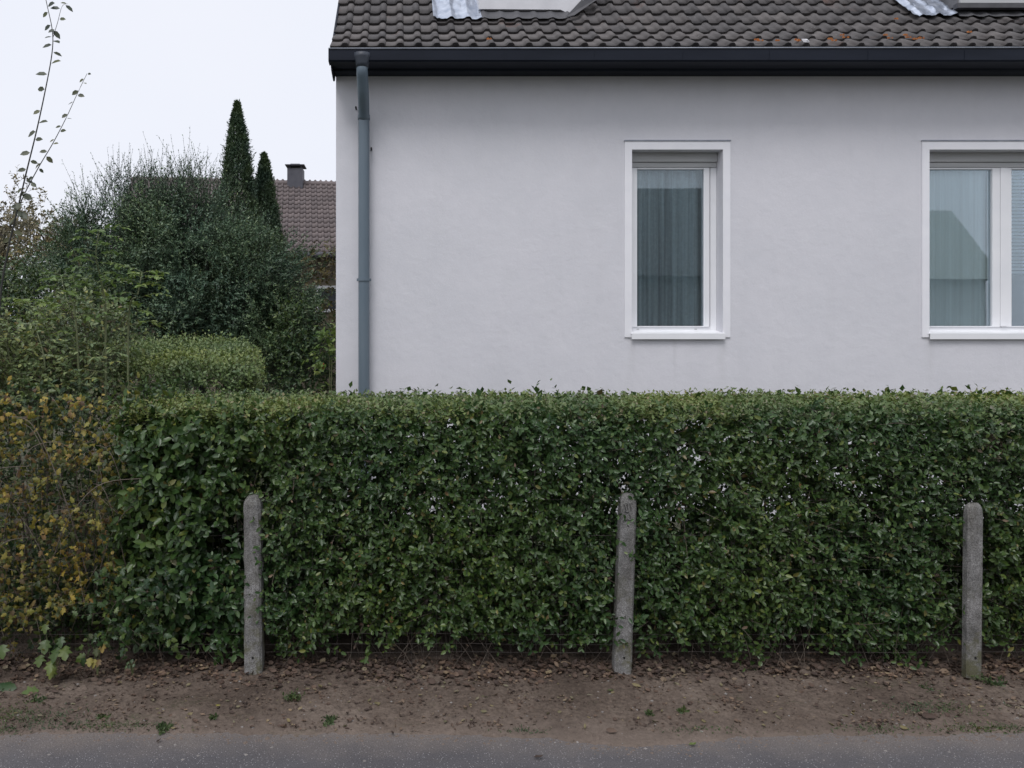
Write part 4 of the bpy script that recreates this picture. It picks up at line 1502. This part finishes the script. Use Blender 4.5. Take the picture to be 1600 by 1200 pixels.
HU0, HU1 = -2.55, 6.6
EZ, RZn = 3.50, 5.61
EV, RVn = -1.9, 1.0
g = MB()
g.quad(nb(HU0, EV, EZ - .04), nb(HU1, EV, EZ - .04), nb(HU1, RVn, RZn - .04), nb(HU0, RVn, RZn - .04))
g.quad(nb(HU0, 2 * RVn - EV, EZ - .04), nb(HU1, 2 * RVn - EV, EZ - .04), nb(HU1, RVn, RZn - .04), nb(HU0, RVn, RZn - .04))
nroof = g.build('roof', MT['deck'], nh)
NTW, NTL = .142, .235
slope = math.hypot(RVn - EV, RZn - EZ)
pa = math.atan2(RZn - EZ, RVn - EV)
nme = tile_mesh(NTW, NTL * 1.1, .032, .035, MT['ntile'], nu=7)
ntv = [v.co.copy() for v in nme.vertices]
ntf = [tuple(p.vertices) for p in nme.polygons]
rest = MB()
invn = Matrix.Identity(4)
cnt = 0
nr = int(slope / NTL)
for r_ in range(nr + 1):
    for c_ in range(int((HU1 - HU0) / NTW)):
        s_ = r_ * NTL
        if s_ > slope - .05: continue
        u = HU0 + c_ * NTW
        p = nb(u, EV + s_ * math.cos(pa), EZ + s_ * math.sin(pa) + .02)
        M = Matrix.Translation(p) @ Matrix.Rotation(-NA, 4, 'Z') @ Matrix.Rotation(pa - .06, 4, 'X')
        ppx = CX + p.x / p.y * F
        if 395 < ppx < 545 and cnt < 300:
            o = bpy.data.objects.new('tile', nme)
            COL.objects.link(o)
            o.parent = nroof
            o.matrix_parent_inverse = invn
            o.matrix_basis = M
            cnt += 1
        else:
            rest.add([M @ v for v in ntv], ntf)
rest.build('tiles', MT['ntile'], nroof, kind='stuff')
g = MB()
g.tube([nb(HU0 - .03, RVn, RZn), nb(HU1, RVn, RZn)], .07, 8)
g.build('ridge_cap', MT['ntile'], nroof, smooth=True)
g = MB()
g.quad(nb(HU0 + .1, EV + .35, -.06), nb(HU1, EV + .35, -.06), nb(HU1, EV + .35, EZ + .2), nb(HU0 + .1, EV + .35, EZ + .2))
g.add([nb(HU0 + .1, EV + .35, -.06), nb(HU0 + .1, 2 * RVn - EV - .35, -.06), nb(HU0 + .1, 2 * RVn - EV - .35, EZ + .2), nb(HU0 + .1, RVn, RZn - .08), nb(HU0 + .1, EV + .35, EZ + .2)], [(0, 1, 2, 3, 4)])
g.build('wall', MT['nwall'], nh)
g = MB()
g.tube([nb(HU0, EV - .05, EZ - .05), nb(HU1, EV - .05, EZ - .05)], .07, 8)
g.build('gutter', MT['slate'], nh, smooth=True)
for (pa_, pb_, ya, yb) in ((478, 517, 445, 487), (540, 580, 445, 487)):
    Dw = ND + EV + .3
    p0, p1 = at(pa_, ya, Dw), at(pb_, yb, Dw)
    u0 = p0.x - NC.x
    u1 = p1.x - NC.x
    g = MB()
    w_ = .07
    vv = EV + .31

    def bar(a0, a1, z0, z1):
        q_ = [nb(a0, vv, z0), nb(a1, vv, z0), nb(a1, vv, z1), nb(a0, vv, z1)]
        r2 = [nb(a0, vv + .05, z0), nb(a1, vv + .05, z0), nb(a1, vv + .05, z1), nb(a0, vv + .05, z1)]
        g.add(q_ + r2, [(0, 1, 2, 3), (7, 6, 5, 4), (0, 4, 5, 1), (1, 5, 6, 2), (2, 6, 7, 3), (3, 7, 4, 0)])
    bar(u0, u0 + w_, p1.z, p0.z); bar(u1 - w_, u1, p1.z, p0.z)
    bar(u0 + w_, u1 - w_, p0.z - w_, p0.z); bar(u0 + w_, u1 - w_, p1.z, p1.z + w_)
    wn_ = g.build('window', MT['nwhite'], nh)
    g = MB()
    bar(u0 + w_, u1 - w_, p1.z + w_, p0.z - w_)
    for i in range(len(g.v)): g.v[i] = (g.v[i][0], g.v[i][1] + .03, g.v[i][2])
    g.build('pane', MT['dkglass'], wn_)
ch = nb(0, 0, 0)
cx0 = at(449, 0, 20).x; cx1 = at(473, 0, 20).x
g = MB()
uc = (cx0 + cx1) / 2 - NC.x
hw = (cx1 - cx0) / 2
yy = nb(uc, RVn, 0).y
g.box(cx0, cx1, yy - .2, yy + .2, RZn - .4, at(0, 263, 20).z)
chim = g.build('chimney', MT['slate'], nh)
g = MB()
for sx in (cx0 + .05, cx1 - .05):
    g.box(sx - .02, sx + .02, yy - .15, yy + .15, at(0, 263, 20).z, at(0, 259, 20).z)
g.box(cx0 - .05, cx1 + .05, yy - .26, yy + .26, at(0, 259, 20).z, at(0, 257.6, 20).z)
g.box(cx0 + .08, cx1 - .08, yy - .16, yy + .16, at(0, 257.6, 20).z, at(0, 255.5, 20).z)
g.build('chimney_cap', MT['slate'], chim)

# withered climber on the neighbour wall
iv = thing('wall_climber', 'brownish-green climber covering the neighbour house wall', 'climber', tuple(at(490, 640, 16.9)))
f = Fol()
n = 420
pxs, pys = U(430, 560, n), U(392, 560, n)
ok = ~((pxs > 476) & (pys > 440) & (pys < 470) & (rng.random(n) < .4))
P = np.array([at(a, b_, D) for a, b_, D in zip(pxs[ok], pys[ok], U(16.6, 17.1, ok.sum()))])
f.shoots(P, rnd3(len(P), .5) + np.array([0, -.3, .2]), .3, rnd3(len(P), .3), 7, .10, .7, 60, 'alt', .2, .3, rad=.006)
f.build(iv, MT['ivy'], DIAM, 'foliage', twig=MT['twig'])


# far trees at the left
def tree(name, label, px, top, D, rpx, mat, n, size, seed, group='far trees beyond the gardens'):
    c = at(px, top, D)
    rw = rpx / F * D
    th = thing(name, label, 'tree', (c.x, D, 0), group)
    H = c.z
    stem_obj('trunk', th, MT['stem'], [(c.x, D, -.06), (c.x + .1, D, H * .3), (c.x - .1, D, H * .55), (c.x, D, H * .76)], .16, .02, 7)
    f = Fol()
    rr_ = random.Random(seed)
    for i in range(14):
        a = rr_.uniform(0, 6.28)
        h0 = H * rr_.uniform(.2, .75)
        l = rw * rr_.uniform(.6, 1.0) * (1 - .4 * h0 / H)
        e = (c.x + math.cos(a) * l, D + math.sin(a) * l, h0 + H * rr_.uniform(.1, .25))
        stem_obj('limb', th, MT['stem'], [(c.x, D, h0), (c.x + math.cos(a) * l * .5, D + math.sin(a) * l * .5, h0 + .35 * (e[2] - h0)), e], .06, .012, 5)
    cs_ = [(c.x + rr_.uniform(-.6, .6) * rw, D + rr_.uniform(-.5, .5) * rw, H * rr_.uniform(.45, .86), rw * rr_.uniform(.28, .5), rw * .4, H * rr_.uniform(.10, .17)) for _ in range(11)]
    P, d = blob_points(n, cs_, .9, seed)
    f.shoots(P, d + np.array([0, 0, .4]) + rnd3(len(P), .4), U(.3, .7, len(P)), rnd3(len(P), .3), 9, size, .6, 55, 'alt', .3, .4, rad=.008)
    f.build(th, MT[mat], DIAM, 'crown', twig=MT['stem'])


tree('autumn_tree', 'sparse brownish autumn tree far off beyond the bare shoot', 95, 285, 26, 75, 'autumn_tree', 420, .16, 1)
tree('autumn_tree', 'sparse brownish autumn tree far off at the left edge', 5, 280, 30, 60, 'autumn_tree', 330, .17, 2)
tree('far_tree', 'dull green tree low behind the autumn trees', 40, 350, 34, 110, 'olive', 500, .2, 3)
tree('far_tree', 'dull green tree behind the neighbour house gable', 165, 330, 30, 70, 'autumn_tree', 400, .18, 4)

# house across the street, seen only as a mirror image in the panes
def opposite(x0, x1, ez, rz, ry, label, wm, rm):
    op = thing('opposite_house', label, 'house', ((x0 + x1) / 2, -10, 0))
    g = MB()
    g.box(x0 + .2, x1 - .2, -17, -10, -.06, ez)
    g.build('wall', MT[wm], op)
    g = MB()
    g.add([(x0, -9.5, ez - .1), (x1, -9.5, ez - .1), (x1, ry, rz), (x0, ry, rz), (x0, 2 * ry + 9.5, ez - .1), (x1, 2 * ry + 9.5, ez - .1)], [(0, 1, 2, 3), (3, 2, 5, 4), (0, 3, 4), (1, 5, 2)])
    g.build('roof', MT[rm], op)
    g = MB()
    g.box(x0 + 1, x0 + 2, -10.05, -9.98, -.06, 2.1)
    g.build('door', MT['dkglass'], op)


opposite(2.0, 13.2, 3.6, 6.75, -12.2, 'tall dark-roofed house across the street mirrored in the narrow window', 'nwall2', 'nroof2')
opposite(13.6, 19.1, 3.5, 5.9, -11.8, 'pale lower house across the street mirrored in the wide window', 'npale', 'nroof')

# ------------------------------------------------------------------ verge details
def on_soil(px, py):
    """ground point under a pixel of the photograph"""
    D = CAMZ * F / (py - CY)
    for _ in range(4):
        x = (px - CX) / F * D
        D = (CAMZ - max(soil_z(x, D), 0)) * F / (py - CY)
    x = (px - CX) / F * D
    return Vector((x, D, max(soil_z(x, D), .0)))


# leaf litter along the hedge foot
f = Fol()
n = 4000
x = U(-2.9, 4.1, n)
yl = 3.92 - np.abs(NRM(0, .085, n)) * (1.2 + .8 * vnoise(x, x * 0, 1.3, 3.)) + U(-.05, .10, n)
thin = (yl < 3.66) & (rng.random(n) < .75)
x, yl = x[~thin], yl[~thin]
n = len(x)
zl = np.array([soil_z(a, b_) for a, b_ in zip(x, yl)])
q = U(0, 6.28, n)
f.add(np.stack([x, yl, zl + U(.001, .014, n)], 1), np.stack([np.cos(q), np.sin(q), NRM(0, .2, n)], 1), np.stack([NRM(0, .4, n), NRM(-.2, .4, n), np.ones(n)], 1), U(.012, .040, n), U(.45, .9, n))
# scattered over the verge, thicker on the left and towards the right end
n = 900
x = U(-2.6, 3.6, n)
yl = U(3.27, 3.8, n)
ok = (vnoise(x, yl, 1.6, 5.) > .0) | (rng.random(n) < .35)
x, yl = x[ok], yl[ok]
x = np.concatenate([x, U(-2.4, -1.1, 260)]); yl = np.concatenate([yl, U(3.27, 3.8, 260)])
n = len(x)
zl = np.array([soil_z(a, b_) for a, b_ in zip(x, yl)])
q = U(0, 6.28, n)
f.add(np.stack([x, yl, zl + U(.001, .006, n)], 1), np.stack([np.cos(q), np.sin(q), NRM(0, .15, n)], 1), np.stack([NRM(0, .3, n), NRM(-.2, .3, n), np.ones(n)], 1), U(.006, .028, n), U(.35, .8, n))
nc, m = 70, 26
cx_, cy_ = U(-2.5, 3.5, nc), 3.80 - .5 * rng.random(nc) ** 1.7
x = (cx_[:, None] + NRM(0, .06, (nc, m))).reshape(-1)
yl = (cy_[:, None] + NRM(0, .022, (nc, m))).reshape(-1)
n = len(x)
zl = np.array([soil_z(a, b_) for a, b_ in zip(x, yl)])
q = U(0, 6.28, n)
f.add(np.stack([x, yl, zl + U(.0, .006, n)], 1), np.stack([np.cos(q), np.sin(q), NRM(0, .2, n)], 1), np.stack([NRM(0, .4, n), NRM(-.2, .4, n), np.ones(n)], 1), U(.006, .024, n), U(.3, .8, n))
n = 4200
x = U(-2.6, 3.6, n)
yl = 3.27 + .55 * rng.random(n) ** .8
zl = np.array([soil_z(a, b_) for a, b_ in zip(x, yl)])
q = U(0, 6.28, n)
f.add(np.stack([x, yl, zl + U(.0, .003, n)], 1), np.stack([np.cos(q), np.sin(q), NRM(0, .15, n)], 1), np.stack([NRM(0, .3, n), NRM(-.2, .3, n), np.ones(n)], 1), U(.003, .012, n), U(.2, .7, n))
ll = f.build(None, MT['litter'], CURL, 'leaf_litter')
tag(ll, 'brown leaf litter along the foot of the hedge and over the verge', 'leaf litter', kind='stuff')

f = Fol()
n = 170
x = U(-2.4, 3.5, n)
yl = 3.27 + .5 * rng.random(n)
zl = np.array([soil_z(a, b_) for a, b_ in zip(x, yl)])
q = U(0, 6.28, n)
f.add(np.stack([x, yl, zl + U(.001, .006, n)], 1), np.stack([np.cos(q), np.sin(q), NRM(0, .2, n)], 1), np.stack([NRM(0, .5, n), NRM(-.3, .5, n), np.ones(n)], 1), U(.012, .034, n), U(.25, .6, n))
db = f.build(None, MT['straw'], CURL, 'dry_leaf_bits')
tag(db, 'pale dry leaf bits strewn over the brown verge', 'leaf bits', kind='stuff')

# pebbles
g = MB()
rr = random.Random(9)
for i in range(420):
    x = rr.uniform(-2.4, 3.5)
    y_ = rr.uniform(3.05, 3.75)
    z_ = max(soil_z(x, y_), 0)
    s_ = rr.choice([.003, .003, .004, .005, .008])
    vs = [(x + s_ * a * rr.uniform(.7, 1.3), y_ + s_ * b_ * rr.uniform(.7, 1.2), z_ + s_ * c * .6) for a, b_, c in ((1, 0, 0), (-1, 0, 0), (0, 1, 0), (0, -1, 0), (0, 0, 1), (0, 0, -.5))]
    g.add(vs, [(0, 2, 4), (2, 1, 4), (1, 3, 4), (3, 0, 4), (2, 0, 5), (1, 2, 5), (3, 1, 5), (0, 3, 5)])
o = g.build('pebbles', MT['stone'])
tag(o, 'tiny pale pebbles strewn over verge and road edge', 'pebbles', kind='stuff')


g = MB()
for i in range(2600):
    x = rr.uniform(-2.4, 3.5)
    y_ = 3.2 + .62 * rr.random() if rr.random() < .7 else edge_y(x) + rr.gauss(0, .03)
    z_ = max(soil_z(x, y_), 0)
    s_ = rr.uniform(.002, .007) * (2 if rr.random() < .08 else 1)
    vs = [(x + s_ * a * rr.uniform(.6, 1.5), y_ + s_ * b_ * rr.uniform(.6, 1.3), z_ + s_ * c * rr.uniform(.4, .9)) for a, b_, c in ((1, 0, 0), (-1, 0, 0), (0, 1, 0), (0, -1, 0), (.2, .1, 1), (0, 0, -.5))]
    g.add(vs, [(0, 2, 4), (2, 1, 4), (1, 3, 4), (3, 0, 4), (2, 0, 5), (1, 2, 5), (3, 1, 5), (0, 3, 5)])
o = g.build('soil_crumbs', MT['soil'])
tag(o, 'crumbs of brown soil lying over the verge and the edge of the road', 'soil', kind='stuff')


# weeds
def weed(px, py, r, n, label, tall=.6, name='weed', mat='weed', size=.022):
    c = on_soil(px, py)
    th = thing(name, label, 'weed', c, 'weeds on the verge')
    f = Fol()
    q = U(0, 6.28, n)
    O = np.stack([c.x + NRM(0, r * .35, n), c.y + NRM(0, r * .3, n), np.full(n, c.z - .003)], 1)
    f.shoots(O, np.stack([np.cos(q), np.sin(q), U(tall * .5, tall * 1.8, n)], 1), r * U(.5, 1.1, n), np.array([0, 0, -.4]) + rnd3(n, .2), 6, size, .5, 50, 'alt', .6, .3, rad=.0011)
    f.build(th, MT[mat], OVAL, 'leaves', twig=MT['greenstem'], twigname='stalks')


weed(456, 1094, .055, 26, 'tufted grey-green weed right of the first post', 1.2, size=.02)
weed(256, 1139, .035, 18, 'small dark green weed at the road edge, left of the tufted one', .6)
weed(514, 1127, .035, 16, 'flat green weed near the road edge, right of the tufted one', .4)
weed(334, 1124, .022, 10, 'tiny weed between the two road-edge weeds on the left', .5)
weed(1015, 1116, .018, 9, 'tiny green sprout below the leaning post', .5)
weed(1066, 1111, .025, 10, 'little dark green sprout right of the leaning post', .4)
weed(160, 1122, .03, 12, 'low weed among fallen leaves at the lower left', .4)
weed(55, 1095, .04, 12, 'pale green weed near the left edge of the verge', .5)
weed(1450, 1076, .05, 16, 'sparse greyish weed left of the right-hand post', .3, size=.016)
weed(1552, 1068, .05, 14, 'green weed at the foot of the right-hand post', .6, size=.026)

# grassy moss patches
f = Fol()
for (px, py, sx, sy, n) in ((30, 1120, .28, .07, 700), (140, 1136, .3, .04, 450), (10, 1142, .1, .03, 120), (1455, 1108, .22, .06, 420), (1540, 1140, .25, .03, 420), (1380, 1140, .2, .03, 200), (820, 1143, .12, .02, 100), (1100, 1140, .2, .03, 120)):
    c = on_soil(px, py)
    x = c.x + NRM(0, sx * .5, n)
    y_ = c.y + NRM(0, sy * .6, n)
    z_ = np.array([max(soil_z(a, b_), -.01) for a, b_ in zip(x, y_)])
    f.add(np.stack([x, y_, z_], 1), np.stack([NRM(0, .8, n), NRM(0, .8, n), U(.2, 1, n)], 1), rnd3(n, .5) + np.array([0, -.3, 1]), U(.006, .02, n), .25)
gp_ = f.build(None, MT['weed'], DIAM, 'grass')
tag(gp_, 'thin mossy grass patches along the verge', 'grass', kind='stuff')

# single fallen leaves that stand out
FL = [(85, 1068, .085, 'litter', LOBED, 'large curled pinkish-brown fallen leaf at the lower left'),
      (86, 1084, .05, 'litter', CURL, 'small rounded brown fallen leaf below the large curled one'),
      (12, 1077, .12, 'mid', LOBED, 'flat dark green fallen leaf at the left edge of the verge'),
      (50, 1082, .09, 'olive', LOBED, 'dull green fallen leaf right of the flat dark one'),
      (110, 1130, .05, 'litter', CURL, 'pale brown fallen leaf by the road at the lower left'),
      (247, 1161, .03, 'litter', CURL, 'small brown leaf lying on the asphalt at the left'),
      (340, 1105, .028, 'yellow', CURL, 'orange fallen leaf in the middle of the verge'),
      (432, 1077, .05, 'litter', CURL, 'pink-brown fallen leaf just right of the first post'),
      (500, 1076, .06, 'straw', CURL, 'long pale yellow-green fallen leaf right of the tufted weed'),
      (525, 1075, .045, 'litter', CURL, 'grey-brown curled leaf touching the long pale leaf'),
      (613, 1148, .045, 'litter', CURL, 'brown curled leaf on the asphalt edge left of centre'),
      (443, 1120, .03, 'litter', CURL, 'pale beige fallen leaf below the tufted weed'),
      (955, 1082, .04, 'yellow', CURL, 'yellow-brown leaf below the leaning post'),
      (995, 1075, .055, 'straw', CURL, 'yellowish leaf just right of the leaning post foot'),
      (1018, 1061, .05, 'litter', CURL, 'beige leaf beside the leaning post foot'),
      (953, 1146, .06, 'litter', CURL, 'rust-coloured leaf at the road edge below the leaning post'),
      (843, 1186, .05, 'litter', CURL, 'pale stick-like leaf on the asphalt left of the leaning post'),
      (1083, 1166, .04, 'mid', CURL, 'dark green leaf on the asphalt right of the leaning post'),
      (1448, 1124, .085, 'litter', CURL, 'long pale straw-coloured leaf on the right of the verge'),
      (1372, 1137, .055, 'litter', CURL, 'dark curled leaf at the road edge on the right'),
      (1497, 1106, .035, 'litter', CURL, 'pinkish leaf below the right-hand post'),
      (1580, 1103, .05, 'litter', CURL, 'brown curled leaf near the right edge of the verge'),
      (1360, 1094, .045, 'litter', CURL, 'reddish-brown leaf on the verge left of the right-hand post'),
      (1155, 1082, .04, 'litter', CURL, 'light brown leaf between the leaning and the right-hand post')]
for i, (px, py, s_, mt, tm, lab) in enumerate(FL):
    c = on_soil(px, py)
    f = Fol()
    q = random.uniform(0, 6.28)
    d = (math.cos(q), math.sin(q) * .5, .1)
    f.add([(c.x - d[0] * s_ / 2, c.y - d[1] * s_ / 2, c.z + .006)], d, (random.uniform(-.2, .2), -.45, 1), s_ * .85, random.uniform(.3, .5) if tm is CURL else .9)
    o = f.build(None, MT[mt], tm, 'fallen_leaf')
    tag(o, lab, 'leaf', 'fallen leaves on verge and road')
print('objects', 'tris', sum(sum(len(p.vertices) - 2 for p in m.polygons) for m in bpy.data.meshes))
print('objects', len(bpy.data.objects), 'tris', sum(len(o.data.polygons) for o in bpy.data.objects if o.type == 'MESH'))
